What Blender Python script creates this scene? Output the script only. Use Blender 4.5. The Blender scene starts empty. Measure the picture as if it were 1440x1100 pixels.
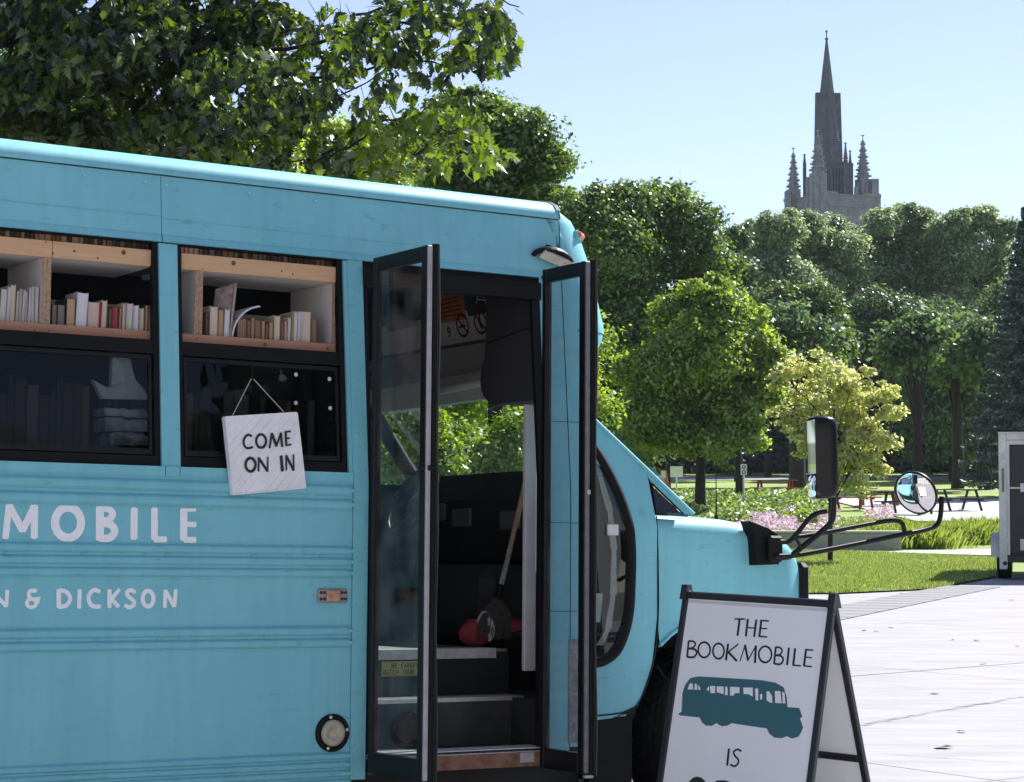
import bpy, math, random
import numpy as np
from mathutils import Matrix, Vector, Quaternion
R = math.radians
random.seed(7); rng = np.random.default_rng(11)
S = bpy.context.scene
COL = S.collection

# ---------------------------------------------------------------- camera, world, sun, exposure
FPX, CAMZ = 3002.0, 1.5
PITCH = math.atan2(135.0, FPX)
cd = bpy.data.cameras.new('camera'); cam = bpy.data.objects.new('camera', cd); COL.objects.link(cam)
cd.sensor_fit = 'HORIZONTAL'; cd.sensor_width = 36.0; cd.lens = FPX/1440*36.0
cd.clip_start = 0.1; cd.clip_end = 3000
cam.location = (0, 0, CAMZ); cam.rotation_euler = (math.pi/2+PITCH, 0, 0)
S.camera = cam
SUN_AZ, SUN_EL = R(41), R(45)          # azimuth clockwise from +Y
w = bpy.data.worlds.new('World'); S.world = w; w.use_nodes = True
nt = w.node_tree; nt.nodes.clear()
sky = nt.nodes.new('ShaderNodeTexSky'); sky.sky_type = 'NISHITA'; sky.sun_disc = False
sky.sun_elevation = SUN_EL; sky.sun_rotation = SUN_AZ
sky.altitude = 900; sky.air_density = 1.0; sky.dust_density = 0.0; sky.ozone_density = 4.0
bg = nt.nodes.new('ShaderNodeBackground'); bg.inputs[1].default_value = 0.065
wo = nt.nodes.new('ShaderNodeOutputWorld')
hs_ = nt.nodes.new('ShaderNodeHueSaturation'); hs_.inputs['Saturation'].default_value = .80; hs_.inputs['Hue'].default_value = .515
nt.links.new(sky.outputs[0], hs_.inputs['Color']); nt.links.new(hs_.outputs[0], bg.inputs[0]); nt.links.new(bg.outputs[0], wo.inputs[0])
sd = bpy.data.lights.new('sun', 'SUN'); sd.energy = 3.9; sd.angle = R(0.5); sd.color = (1.0, .96, .9)
sun = bpy.data.objects.new('sun', sd); COL.objects.link(sun)
sdir = Vector((math.sin(SUN_AZ)*math.cos(SUN_EL), math.cos(SUN_AZ)*math.cos(SUN_EL), math.sin(SUN_EL)))
sun.rotation_euler = (-sdir).to_track_quat('-Z', 'Y').to_euler()
S.view_settings.view_transform = 'Standard'; S.view_settings.look = 'None'
S.view_settings.exposure = 1.38; S.view_settings.gamma = 1.0; S.view_settings.use_curve_mapping = False
S.render.engine = 'CYCLES'
S.cycles.max_bounces = 8; S.cycles.transparent_max_bounces = 16; S.cycles.use_denoising = True
S.cycles.caustics_reflective = False; S.cycles.caustics_refractive = False

# ---------------------------------------------------------------- helpers
def at(px, py, D):
    """world point seen at photo pixel (px,py) at world distance D along +Y"""
    x, y = (px-720)/FPX, (550-py)/FPX
    c, s = math.cos(PITCH), math.sin(PITCH)
    dy = c - s*y; dz = s + c*y
    return Vector((x*D/dy, D, CAMZ + dz*D/dy))
def terr(y):
    return 0.0 if y < 52 else (0.03*(y-52) if y < 140 else 2.64 + 0.02*(y-140))

def mat(name, col, rough=.6, metal=0., noise=0., nscale=8., spec=.5, bump=0., bscale=40., col2=None, stretch=None, coat=0.):
    m = bpy.data.materials.new(name); m.use_nodes = True; t = m.node_tree; b = t.nodes['Principled BSDF']
    b.inputs['Base Color'].default_value = (*col, 1); b.inputs['Roughness'].default_value = rough
    b.inputs['Metallic'].default_value = metal; b.inputs['Specular IOR Level'].default_value = spec
    b.inputs['Coat Weight'].default_value = coat
    tc = t.nodes.new('ShaderNodeTexCoord'); mp = t.nodes.new('ShaderNodeMapping')
    t.links.new(tc.outputs['Object'], mp.inputs[0])
    if stretch: mp.inputs['Scale'].default_value = stretch
    if noise or col2:
        n = t.nodes.new('ShaderNodeTexNoise'); n.inputs['Scale'].default_value = nscale; n.inputs['Detail'].default_value = 6
        n.inputs['Roughness'].default_value = .65
        t.links.new(mp.outputs[0], n.inputs[0])
        r = t.nodes.new('ShaderNodeValToRGB'); r.color_ramp.elements[0].position = .32; r.color_ramp.elements[1].position = .68
        c2 = col2 or tuple(min(1, c*(1+noise)) for c in col)
        c1 = col if col2 else tuple(c*(1-noise) for c in col)
        r.color_ramp.elements[0].color = (*c1, 1); r.color_ramp.elements[1].color = (*c2, 1)
        t.links.new(n.outputs[0], r.inputs[0]); t.links.new(r.outputs[0], b.inputs['Base Color'])
    if bump:
        n2 = t.nodes.new('ShaderNodeTexNoise'); n2.inputs['Scale'].default_value = bscale; n2.inputs['Detail'].default_value = 4
        t.links.new(mp.outputs[0], n2.inputs[0])
        bp = t.nodes.new('ShaderNodeBump'); bp.inputs['Strength'].default_value = bump; bp.inputs['Distance'].default_value = .01
        t.links.new(n2.outputs[0], bp.inputs['Height']); t.links.new(bp.outputs[0], b.inputs['Normal'])
    return m
def glass(name, tint, refl=.06, rough=0.0, dirt=0.0):
    """thin pane: tinted see-through with fresnel reflection, a little dust"""
    m = bpy.data.materials.new(name); m.use_nodes = True; t = m.node_tree; t.nodes.clear()
    o = t.nodes.new('ShaderNodeOutputMaterial'); tr = t.nodes.new('ShaderNodeBsdfTransparent'); tr.inputs[0].default_value = (*tint, 1)
    g = t.nodes.new('ShaderNodeBsdfGlossy'); g.inputs['Roughness'].default_value = rough; g.inputs[0].default_value = (.9, .95, 1, 1)
    f = t.nodes.new('ShaderNodeFresnel'); f.inputs[0].default_value = 1.45
    mu = t.nodes.new('ShaderNodeMath'); mu.operation = 'MULTIPLY'; mu.inputs[1].default_value = refl/.04
    mx = t.nodes.new('ShaderNodeMixShader'); t.links.new(f.outputs[0], mu.inputs[0]); t.links.new(mu.outputs[0], mx.inputs[0])
    t.links.new(tr.outputs[0], mx.inputs[1]); t.links.new(g.outputs[0], mx.inputs[2])
    last = mx
    if dirt:
        d = t.nodes.new('ShaderNodeBsdfDiffuse'); d.inputs[0].default_value = (.5, .5, .48, 1)
        tc = t.nodes.new('ShaderNodeTexCoord'); n = t.nodes.new('ShaderNodeTexNoise'); n.inputs['Scale'].default_value = 5; n.inputs['Detail'].default_value = 8
        r = t.nodes.new('ShaderNodeMapRange'); r.inputs[1].default_value = .4; r.inputs[2].default_value = .75; r.inputs[4].default_value = dirt
        t.links.new(tc.outputs['Object'], n.inputs[0]); t.links.new(n.outputs[0], r.inputs[0])
        m2 = t.nodes.new('ShaderNodeMixShader'); t.links.new(r.outputs[0], m2.inputs[0]); t.links.new(mx.outputs[0], m2.inputs[1]); t.links.new(d.outputs[0], m2.inputs[2])
        last = m2
    t.links.new(last.outputs[0], o.inputs[0])
    return m
def leafmat(name, c1, c2, trans=.45, gloss=.06):
    m = bpy.data.materials.new(name); m.use_nodes = True; t = m.node_tree; t.nodes.clear()
    o = t.nodes.new('ShaderNodeOutputMaterial')
    a = t.nodes.new('ShaderNodeAttribute'); a.attribute_name = 'tone'
    r = t.nodes.new('ShaderNodeValToRGB'); r.color_ramp.elements[0].color = (*c1, 1); r.color_ramp.elements[1].color = (*c2, 1)
    t.links.new(a.outputs['Fac'], r.inputs[0])
    d = t.nodes.new('ShaderNodeBsdfDiffuse'); tl = t.nodes.new('ShaderNodeBsdfTranslucent')
    hs = t.nodes.new('ShaderNodeHueSaturation'); hs.inputs['Value'].default_value = 1.5; hs.inputs['Saturation'].default_value = 1.12; hs.inputs['Hue'].default_value = .485
    t.links.new(r.outputs[0], hs.inputs['Color']); t.links.new(r.outputs[0], d.inputs[0]); t.links.new(hs.outputs[0], tl.inputs[0])
    m1 = t.nodes.new('ShaderNodeMixShader'); m1.inputs[0].default_value = trans
    t.links.new(d.outputs[0], m1.inputs[1]); t.links.new(tl.outputs[0], m1.inputs[2])
    g = t.nodes.new('ShaderNodeBsdfGlossy'); g.inputs['Roughness'].default_value = .38; g.inputs[0].default_value = (.9, .95, 1, 1)
    m2 = t.nodes.new('ShaderNodeMixShader'); m2.inputs[0].default_value = gloss
    t.links.new(m1.outputs[0], m2.inputs[1]); t.links.new(g.outputs[0], m2.inputs[2]); t.links.new(m2.outputs[0], o.inputs[0])
    return m

class MB:
    def __init__(s): s.v = []; s.f = []; s.sm = []
    def add(s, vs, fs, smooth=False):
        n = len(s.v); s.v += [tuple(v) for v in vs]; s.f += [tuple(i+n for i in f) for f in fs]; s.sm += [smooth]*len(fs); return s
    def box(s, x0, x1, y0, y1, z0, z1, M=None):
        vs = [(x0,y0,z0),(x1,y0,z0),(x1,y1,z0),(x0,y1,z0),(x0,y0,z1),(x1,y0,z1),(x1,y1,z1),(x0,y1,z1)]
        if M is not None: vs = [M @ Vector(v) for v in vs]
        return s.add(vs, [(0,3,2,1),(4,5,6,7),(0,1,5,4),(1,2,6,5),(2,3,7,6),(3,0,4,7)])
    def bbox(s, x0, x1, y0, y1, z0, z1, b=.005, M=None):
        """box with chamfered edges (in all axes)"""
        cs = []
        lo = (x0, y0, z0); hi = (x1, y1, z1); b = min(b, (x1-x0)*.45, (y1-y0)*.45, (z1-z0)*.45)
        idx = {}
        for ix in (0, 1):
            for iy in (0, 1):
                for iz in (0, 1):
                    c = [lo[k] if i == 0 else hi[k] for k, i in enumerate((ix, iy, iz))]
                    sg = [1 if i == 0 else -1 for i in (ix, iy, iz)]
                    for ax in range(3):
                        p = [c[k]+(0 if k == ax else sg[k]*b) for k in range(3)]
                        idx[(ix, iy, iz, ax)] = len(cs); cs.append(p)
        F = []
        for ax in range(3):
            o = [k for k in range(3) if k != ax]
            for e in (0, 1):
                q = []
                for (a, c) in ((0,0),(1,0),(1,1),(0,1)):
                    k = [0,0,0]; k[ax] = e; k[o[0]] = a; k[o[1]] = c; q.append(idx[(*k, ax)])
                F.append(q)
            # edges along ax
            for (a, c) in ((0,0),(1,0),(1,1),(0,1)):
                q = []
                for e, order in ((0, (o[0], o[1])), (1, (o[1], o[0]))):
                    k = [0,0,0]; k[ax] = e; k[o[0]] = a; k[o[1]] = c
                    q += [idx[(*k, order[0])], idx[(*k, order[1])]]
                F.append(q)
        for ix in (0, 1):
            for iy in (0, 1):
                for iz in (0, 1): F.append([idx[(ix, iy, iz, a)] for a in range(3)])
        if M is not None: cs = [M @ Vector(v) for v in cs]
        # orient outward
        ctr = sum((Vector(c) for c in cs), Vector())/len(cs)
        G = []
        for q in F:
            p = [Vector(cs[i]) for i in q]; n = (p[1]-p[0]).cross(p[2]-p[0]); m_ = sum(p, Vector())/len(p)
            G.append(q if n.dot(m_-ctr) > 0 else q[::-1])
        return s.add(cs, G)
    def prism(s, pts, vec, cap=True):
        """extrude a planar polygon of 3-D points by vec"""
        n = len(pts); P = [Vector(p) for p in pts]; V = Vector(vec)
        fs = [(i, (i+1) % n, n+(i+1) % n, n+i) for i in range(n)]
        if cap: fs += [tuple(range(n))[::-1], tuple(range(n, 2*n))]
        return s.add(P+[p+V for p in P], fs)
    def tube(s, pts, r, seg=8, cap=True, smooth=True):
        P = [Vector(p) for p in pts]; n = len(P); rr = r if isinstance(r, (list, tuple)) else [r]*n
        vs = []; up = None
        for i, p in enumerate(P):
            t = (P[min(i+1, n-1)]-P[max(i-1, 0)]).normalized()
            if up is None:
                a = Vector((0,0,1)) if abs(t.z) < .9 else Vector((1,0,0)); up = t.cross(a).normalized()
            up = (up - t*up.dot(t)).normalized(); b = t.cross(up)
            for k in range(seg):
                a = 2*math.pi*k/seg; vs.append(p + (up*math.cos(a)+b*math.sin(a))*rr[i])
        fs = [(i*seg+k, i*seg+(k+1) % seg, (i+1)*seg+(k+1) % seg, (i+1)*seg+k) for i in range(n-1) for k in range(seg)]
        s.add(vs, fs, smooth)
        if cap: s.add(vs[:seg], [tuple(range(seg))[::-1]]); s.add(vs[-seg:], [tuple(range(seg))])
        return s
    def lathe(s, prof, M=None, seg=24, smooth=True):
        """profile of (radius, height) turned round Z"""
        vs = [Vector((r_*math.cos(2*math.pi*k/seg), r_*math.sin(2*math.pi*k/seg), h)) for r_, h in prof for k in range(seg)]
        if M is not None: vs = [M @ v for v in vs]
        n = len(prof)
        fs = [(i*seg+k, i*seg+(k+1) % seg, (i+1)*seg+(k+1) % seg, (i+1)*seg+k) for i in range(n-1) for k in range(seg)]
        return s.add(vs, fs, smooth)
    def grid(s, rows, smooth=True, closed=False):
        m = len(rows[0]); vs = [p for r in rows for p in r]; fs = []
        for i in range(len(rows)-1):
            for k in range(m if closed else m-1):
                fs.append((i*m+k, i*m+(k+1) % m, (i+1)*m+(k+1) % m, (i+1)*m+k))
        return s.add(vs, fs, smooth)
    def mesh(s, name, m=None):
        me = bpy.data.meshes.new(name); me.from_pydata([tuple(v) for v in s.v], [], s.f)
        me.polygons.foreach_set('use_smooth', s.sm); me.update()
        if m: me.materials.append(m)
        return me
    def obj(s, name, m=None, parent=None, M=None):
        o = bpy.data.objects.new(name, s.mesh(name, m)); COL.objects.link(o)
        if parent: o.parent = parent
        if M is not None: o.matrix_world = M
        return o
def tag(o, label=None, cat=None, group=None, kind=None):
    if label: o['label'] = label
    if cat: o['category'] = cat
    if group: o['group'] = group
    if kind: o['kind'] = kind
    return o
def empty(name, M=None, loc=None):
    o = bpy.data.objects.new(name, None); COL.objects.link(o); o.empty_display_size = .1
    if M is not None: o.matrix_world = M
    if loc is not None: o.location = loc
    return o
def stroke(mb, pts, wd, to3, nrm, k=0, th=.0012):
    """flat brush stroke with round ends: pts 2-D, to3 maps (u,v) -> 3-D point, nrm = outward normal"""
    P = [Vector((a, b)) for a, b in pts]; n = len(P)
    closed = n > 5 and (P[0]-P[-1]).length < 1e-4
    if 4 <= n <= 8 and not closed and wd > .0045:            # round the bowls
        Q = []
        for i in range(n-1):
            p0, p1, p2, p3 = P[max(i-1, 0)], P[i], P[i+1], P[min(i+2, n-1)]
            for k_ in range(4):
                t = k_/4; Q.append(.5*((2*p1)+(p2-p0)*t+(2*p0-5*p1+4*p2-p3)*t*t+(3*p1-p0-3*p2+p3)*t**3))
        P = Q+[P[-1]]; n = len(P)
    L = []; Rr = []
    for i in range(n):
        if closed: a, b = P[(i-1) % (n-1)], P[(i+1) % (n-1)]
        else: a, b = P[max(i-1, 0)], P[min(i+1, n-1)]
        t = (b-a).normalized(); q = Vector((-t.y, t.x))
        d1 = (P[i]-P[i-1]).normalized() if i > 0 else t
        c = max(.6, abs(d1.dot(t)))
        L.append(P[i]+q*wd/2/c); Rr.append(P[i]-q*wd/2/c)
    off = Vector(nrm)*(.0006+.00012*k)
    vs = [Vector(to3(*p))+off for p in L]+[Vector(to3(*p))+off for p in Rr]
    mb.add(vs, [(i, i+1, n+i+1, n+i) for i in range(n-1)])
    if not closed:
        for e, sgn in ((0, -1), (n-1, 1)):
            t = (P[1]-P[0]).normalized() if e == 0 else (P[-1]-P[-2]).normalized(); t = t*sgn
            q = Vector((-t.y, t.x)); arc = [P[e]+(q*math.cos(a)+t*.55*math.sin(a))*wd/2 for a in np.linspace(0, math.pi, 7)]
            mb.add([Vector(to3(*p))+off for p in arc], [tuple(range(7))])
DATA = {"mobile":[[[[-1.5328,1.2623],[-1.5228,1.3792]],0.0241],[[[-1.5219,1.3792],[-1.4694,1.2907]],0.026],[[[-1.4675,1.2907],[-1.426,1.3795]],0.0261],[[[-1.4241,1.3795],[-1.423,1.2657]],0.0262],[[[-1.2409,1.3222],[-1.2439,1.3399],[-1.2516,1.3558],[-1.2634,1.3683],[-1.278,1.3762],[-1.294,1.3787],[-1.3098,1.3755],[-1.3239,1.3671],[-1.3349,1.3542],[-1.3418,1.3381],[-1.3438,1.3203],[-1.3409,1.3027],[-1.3332,1.2869],[-1.3216,1.2744],[-1.307,1.2665],[-1.2911,1.2639],[-1.2752,1.2669],[-1.2611,1.2753],[-1.2499,1.2882],[-1.243,1.3043],[-1.2409,1.3222]],0.0305],[[[-1.1676,1.3795],[-1.1647,1.2619]],0.0308],[[[-1.1616,1.3778],[-1.1318,1.3756],[-1.1154,1.3572],[-1.1289,1.3363],[-1.1584,1.3274]],0.025],[[[-1.1582,1.3218],[-1.1224,1.3168],[-1.1059,1.2927],[-1.1232,1.2681],[-1.1588,1.262]],0.0279],[[[-1.0288,1.3769],[-1.0273,1.2676]],0.0273],[[[-0.9458,1.3786],[-0.9433,1.2669]],0.0265],[[[-0.9402,1.2631],[-0.8974,1.2637]],0.0226],[[[-0.8238,1.3793],[-0.8224,1.2666]],0.0289],[[[-0.8197,1.3832],[-0.7772,1.3841]],0.0209],[[[-0.8184,1.324],[-0.7749,1.3228]],0.0199],[[[-0.8171,1.2629],[-0.7747,1.2634]],0.0219]],"dickson":[[[[-1.5819,1.0084],[-1.5798,1.0661]],0.0138],[[[-1.5798,1.0661],[-1.524,1.01]],0.0138],[[[-1.523,1.01],[-1.5208,1.0662]],0.0138],[[[-1.4089,1.0206],[-1.4099,1.0254],[-1.4126,1.0297],[-1.4167,1.0332],[-1.4218,1.0354],[-1.4274,1.0361],[-1.433,1.0354],[-1.4379,1.0332],[-1.4418,1.0298],[-1.4443,1.0255],[-1.445,1.0207],[-1.444,1.0159],[-1.4413,1.0116],[-1.4373,1.0081],[-1.4322,1.0059],[-1.4266,1.0051],[-1.421,1.0059],[-1.416,1.0081],[-1.4121,1.0115],[-1.4097,1.0158],[-1.4089,1.0206]],0.0131],[[[-1.4101,1.0663],[-1.4348,1.0644],[-1.4372,1.0462],[-1.4264,1.0352]],0.014],[[[-1.4245,1.0352],[-1.396,1.037],[-1.4032,1.0224]],0.0121],[[[-1.3229,1.0682],[-1.3203,1.0057]],0.017],[[[-1.32,1.0682],[-1.2908,1.0608],[-1.2766,1.0369],[-1.2896,1.0129],[-1.3184,1.0057]],0.0151],[[[-1.2404,1.0682],[-1.2408,1.0036]],0.0152],[[[-1.1619,1.0637],[-1.1836,1.0692],[-1.2019,1.0516],[-1.2023,1.0275],[-1.1881,1.009],[-1.1585,1.007]],0.0153],[[[-1.1215,1.0683],[-1.1199,1.005]],0.0163],[[[-1.0827,1.0702],[-1.1137,1.0348]],0.0145],[[[-1.1117,1.0348],[-1.0852,1.0068]],0.0154],[[[-1.0195,1.06],[-1.0348,1.0694],[-1.0515,1.059],[-1.0421,1.0422],[-1.0238,1.0291],[-1.0224,1.0122],[-1.0393,1.0038],[-1.0564,1.0104]],0.0146],[[[-0.9423,1.0365],[-0.9436,1.0458],[-0.9469,1.0542],[-0.952,1.0608],[-0.9583,1.0651],[-0.9652,1.0666],[-0.9721,1.0651],[-0.9782,1.0608],[-0.9829,1.0542],[-0.9859,1.0458],[-0.9868,1.0365],[-0.9855,1.0272],[-0.9821,1.0188],[-0.9771,1.0122],[-0.9708,1.0079],[-0.9639,1.0064],[-0.957,1.0078],[-0.9509,1.0121],[-0.9461,1.0187],[-0.9431,1.0271],[-0.9423,1.0365]],0.0157],[[[-0.8947,1.0043],[-0.8941,1.0666]],0.0147],[[[-0.8931,1.0666],[-0.857,1.0079]],0.0148],[[[-0.8549,1.0079],[-0.8511,1.0686]],0.0148]],"come":[[[[-0.5584,1.6738],[-0.5746,1.678],[-0.5892,1.6628],[-0.591,1.6414],[-0.5778,1.6253],[-0.5523,1.6302]],0.0092],[[[-0.4947,1.6567],[-0.4959,1.6648],[-0.4991,1.6721],[-0.504,1.6777],[-0.5101,1.6812],[-0.5167,1.6823],[-0.5233,1.6807],[-0.5293,1.6767],[-0.5339,1.6707],[-0.5368,1.6633],[-0.5377,1.6551],[-0.5365,1.647],[-0.5333,1.6398],[-0.5285,1.6341],[-0.5224,1.6306],[-0.5158,1.6295],[-0.5091,1.6311],[-0.5032,1.635],[-0.4985,1.6411],[-0.4956,1.6485],[-0.4947,1.6567]],0.0103],[[[-0.4791,1.6299],[-0.4704,1.6871]],0.0093],[[[-0.4704,1.6871],[-0.4489,1.6389]],0.0124],[[[-0.4489,1.6389],[-0.4303,1.6906]],0.0083],[[[-0.4303,1.6906],[-0.4239,1.6378]],0.0104],[[[-0.4097,1.6974],[-0.4054,1.6424]],0.0104],[[[-0.4086,1.6964],[-0.3878,1.6993]],0.0073],[[[-0.407,1.6699],[-0.3918,1.6725]],0.0073],[[[-0.4054,1.6424],[-0.3848,1.6472]],0.0073],[[[-0.5392,1.5615],[-0.5404,1.5695],[-0.5436,1.5768],[-0.5484,1.5824],[-0.5545,1.586],[-0.5611,1.587],[-0.5677,1.5855],[-0.5736,1.5816],[-0.5782,1.5756],[-0.5811,1.5682],[-0.5819,1.5601],[-0.5808,1.552],[-0.5776,1.5448],[-0.5728,1.5392],[-0.5667,1.5356],[-0.5601,1.5345],[-0.5535,1.536],[-0.5476,1.5399],[-0.543,1.5459],[-0.5401,1.5533],[-0.5392,1.5615]],0.0113],[[[-0.5248,1.5366],[-0.5258,1.5892]],0.0082],[[[-0.5258,1.5882],[-0.4861,1.5378]],0.0113],[[[-0.4861,1.5378],[-0.486,1.5925]],0.0072],[[[-0.4276,1.5984],[-0.4211,1.5417]],0.0135],[[[-0.4037,1.5442],[-0.4058,1.6011]],0.0073],[[[-0.4058,1.6011],[-0.371,1.5453]],0.0114],[[[-0.371,1.5453],[-0.3731,1.6072]],0.0073]],"sign":[[[[-0.0928,0.1004],[-0.0451,0.0984]],0.0065],[[[-0.07,0.099],[-0.0694,0.1663]],0.0102],[[[-0.031,0.0993],[-0.0295,0.1662]],0.0101],[[[0.0097,0.0994],[0.0101,0.1662]],0.0101],[[[-0.0299,0.1323],[0.0107,0.1315]],0.0055],[[[0.0333,0.0988],[0.0345,0.1647]],0.01],[[[0.0315,0.0998],[0.0678,0.0993]],0.0064],[[[0.0333,0.131],[0.0647,0.1307]],0.0055],[[[0.0334,0.1639],[0.0698,0.1641]],0.0064],[[[-0.303,0.2054],[-0.2995,0.2698]],0.0094],[[[-0.303,0.2054],[-0.2814,0.2049],[-0.2673,0.2151],[-0.2772,0.2304],[-0.2999,0.2363]],0.0076],[[[-0.2999,0.2363],[-0.2689,0.2367],[-0.2553,0.2504],[-0.2666,0.2692],[-0.2993,0.2707]],0.0085],[[[-0.1916,0.234],[-0.1946,0.2245],[-0.2002,0.216],[-0.2078,0.2095],[-0.2167,0.2056],[-0.226,0.2047],[-0.2348,0.2068],[-0.2423,0.2118],[-0.2476,0.2192],[-0.2504,0.2282],[-0.2502,0.238],[-0.2472,0.2476],[-0.2416,0.2561],[-0.2339,0.2626],[-0.225,0.2664],[-0.2157,0.2673],[-0.207,0.2652],[-0.1996,0.2601],[-0.1942,0.2528],[-0.1915,0.2438],[-0.1916,0.234]],0.0084],[[[-0.1238,0.2345],[-0.1266,0.225],[-0.1319,0.2165],[-0.1389,0.21],[-0.1472,0.2061],[-0.1557,0.2051],[-0.1639,0.2072],[-0.1707,0.2122],[-0.1756,0.2195],[-0.178,0.2285],[-0.1778,0.2382],[-0.1749,0.2477],[-0.1696,0.2562],[-0.1625,0.2626],[-0.1543,0.2665],[-0.1457,0.2675],[-0.1376,0.2654],[-0.1308,0.2604],[-0.126,0.2531],[-0.1236,0.2442],[-0.1238,0.2345]],0.0083],[[[-0.1093,0.2054],[-0.1092,0.2691]],0.0102],[[[-0.0617,0.2023],[-0.1034,0.2365]],0.0064],[[[-0.1034,0.2365],[-0.0581,0.2697]],0.0092],[[[-0.0413,0.2693],[-0.0276,0.2042]],0.0055],[[[-0.0276,0.2042],[-0.0045,0.2633]],0.0101],[[[-0.0045,0.2633],[0.0238,0.2041]],0.0055],[[[0.0238,0.2041],[0.03,0.2701]],0.01],[[[0.1025,0.2323],[0.0996,0.2224],[0.094,0.2137],[0.0863,0.207],[0.0772,0.203],[0.0677,0.202],[0.0586,0.2042],[0.051,0.2094],[0.0454,0.217],[0.0425,0.2263],[0.0426,0.2365],[0.0456,0.2464],[0.0512,0.2551],[0.059,0.2618],[0.068,0.2657],[0.0775,0.2666],[0.0865,0.2644],[0.0942,0.2592],[0.0997,0.2516],[0.1026,0.2423],[0.1025,0.2323]],0.0081],[[[0.1174,0.202],[0.1194,0.267]],0.009],[[[0.1174,0.202],[0.138,0.2031],[0.1493,0.214],[0.141,0.2296],[0.1184,0.2345]],0.0072],[[[0.1184,0.2345],[0.1467,0.2359],[0.1595,0.2499],[0.1487,0.2682],[0.1196,0.2678]],0.0081],[[[0.1784,0.202],[0.1804,0.2675]],0.0098],[[[0.2073,0.2026],[0.2083,0.268]],0.0098],[[[0.2083,0.268],[0.2417,0.268]],0.0062],[[[0.2577,0.2016],[0.2577,0.2668]],0.0097],[[[0.256,0.2025],[0.2902,0.2027]],0.0062],[[[0.2574,0.2322],[0.2878,0.2325]],0.0053],[[[0.2577,0.2668],[0.2929,0.2675]],0.0062],[[[-0.0389,0.6232],[-0.0366,0.6873]],0.0099],[[[0.0196,0.6257],[0.0021,0.6208],[-0.0147,0.6324],[-0.0054,0.648],[0.0124,0.661],[0.0111,0.6776],[-0.003,0.688],[-0.0214,0.6833]],0.008],[[[-0.1115,0.8188],[-0.1172,0.7986],[-0.1269,0.7808],[-0.1397,0.7672],[-0.1544,0.7591],[-0.1696,0.7574],[-0.1838,0.7622],[-0.1954,0.7731],[-0.2035,0.7891],[-0.2072,0.8084],[-0.2061,0.8293],[-0.2003,0.8496],[-0.1905,0.8674],[-0.1775,0.8809],[-0.1628,0.8888],[-0.1477,0.8903],[-0.1337,0.8854],[-0.1221,0.8745],[-0.1141,0.8587],[-0.1105,0.8395],[-0.1115,0.8188]],0.0216],[[[-0.0726,0.7586],[-0.0699,0.8977]],0.0216],[[[-0.0723,0.7602],[-0.0233,0.7583],[-0.0035,0.784],[-0.0138,0.8178],[-0.0713,0.8283]],0.018],[[[0.0446,0.7543],[0.0515,0.8916]],0.0213],[[[0.0448,0.7559],[0.1026,0.7529]],0.0142],[[[0.0498,0.8188],[0.1008,0.8163]],0.0124],[[[0.0509,0.8876],[0.1132,0.8843]],0.0141],[[[0.1656,0.8822],[0.1598,0.75]],0.0122],[[[0.1598,0.75],[0.2453,0.8768]],0.021],[[[0.2453,0.8768],[0.2403,0.7477]],0.0121]],"busprint":[[-0.3043,0.5052],[-0.2895,0.4954],[-0.2981,0.4196],[-0.2905,0.3848],[-0.2697,0.3559],[-0.2304,0.346],[-0.0896,0.342],[0.068,0.3383],[0.1367,0.3429],[0.1775,0.3579],[0.1975,0.3958],[0.2061,0.4345],[0.2601,0.4332],[0.2728,0.4549],[0.2792,0.4666],[0.2688,0.4732],[0.2887,0.5063],[0.2824,0.5272],[0.2735,0.5442],[0.2449,0.555],[0.22,0.5476],[0.1977,0.5578],[0.1643,0.5585],[0.1382,0.5446],[0.1237,0.5255],[0.0379,0.5234],[-0.0414,0.5198],[-0.0594,0.5314],[-0.0884,0.5365],[-0.115,0.5264],[-0.1331,0.5389],[-0.1629,0.5407],[-0.1851,0.5285],[-0.1981,0.5111],[-0.2951,0.5112]],"winprint":[[[-0.2751,0.4032],[-0.2689,0.3789],[-0.254,0.376],[-0.2468,0.4009]],[[-0.2416,0.4014],[-0.2438,0.376],[-0.2333,0.3778],[-0.2265,0.4002]],[[-0.2215,0.3998],[-0.2278,0.3799],[-0.2151,0.3891],[-0.2112,0.4006]],[[-0.1833,0.3975],[-0.1739,0.3807],[-0.1686,0.4006]],[[-0.1611,0.4093],[-0.1689,0.3803],[-0.144,0.3784],[-0.1384,0.4066]],[[-0.1309,0.4035],[-0.1357,0.3794],[-0.104,0.3769],[-0.0969,0.4091],[-0.1156,0.4048]],[[-0.0904,0.412],[-0.0958,0.3779],[-0.084,0.377],[-0.0769,0.4092]],[[-0.0665,0.4117],[-0.0722,0.376],[-0.0268,0.3741],[-0.0232,0.3973],[-0.0474,0.4009],[-0.0489,0.4102]],[[-0.0029,0.4006],[-0.0099,0.3744],[0.0358,0.3708],[0.0414,0.407],[0.0184,0.3981]],[[0.0561,0.4199],[0.0468,0.3724],[0.0617,0.3737],[0.0689,0.4205]],[[0.0769,0.4157],[0.0735,0.3936],[0.0841,0.3927],[0.0855,0.415]],[[0.107,0.4157],[0.1017,0.3805],[0.1132,0.3796],[0.1304,0.3972],[0.1354,0.424],[0.1226,0.4226]],[[0.1487,0.4229],[0.1397,0.3758],[0.1657,0.3753],[0.1784,0.4221]],[[0.1831,0.4217],[0.1736,0.3772],[0.1854,0.3787],[0.1954,0.4206]]],"board":[[-0.6714,1.7429],[-0.3617,1.7744],[-0.3182,1.4778],[-0.6307,1.4434]],"string":[[-0.6367,1.7503],[-0.5326,1.9018],[-0.411,1.7751]]}
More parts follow.
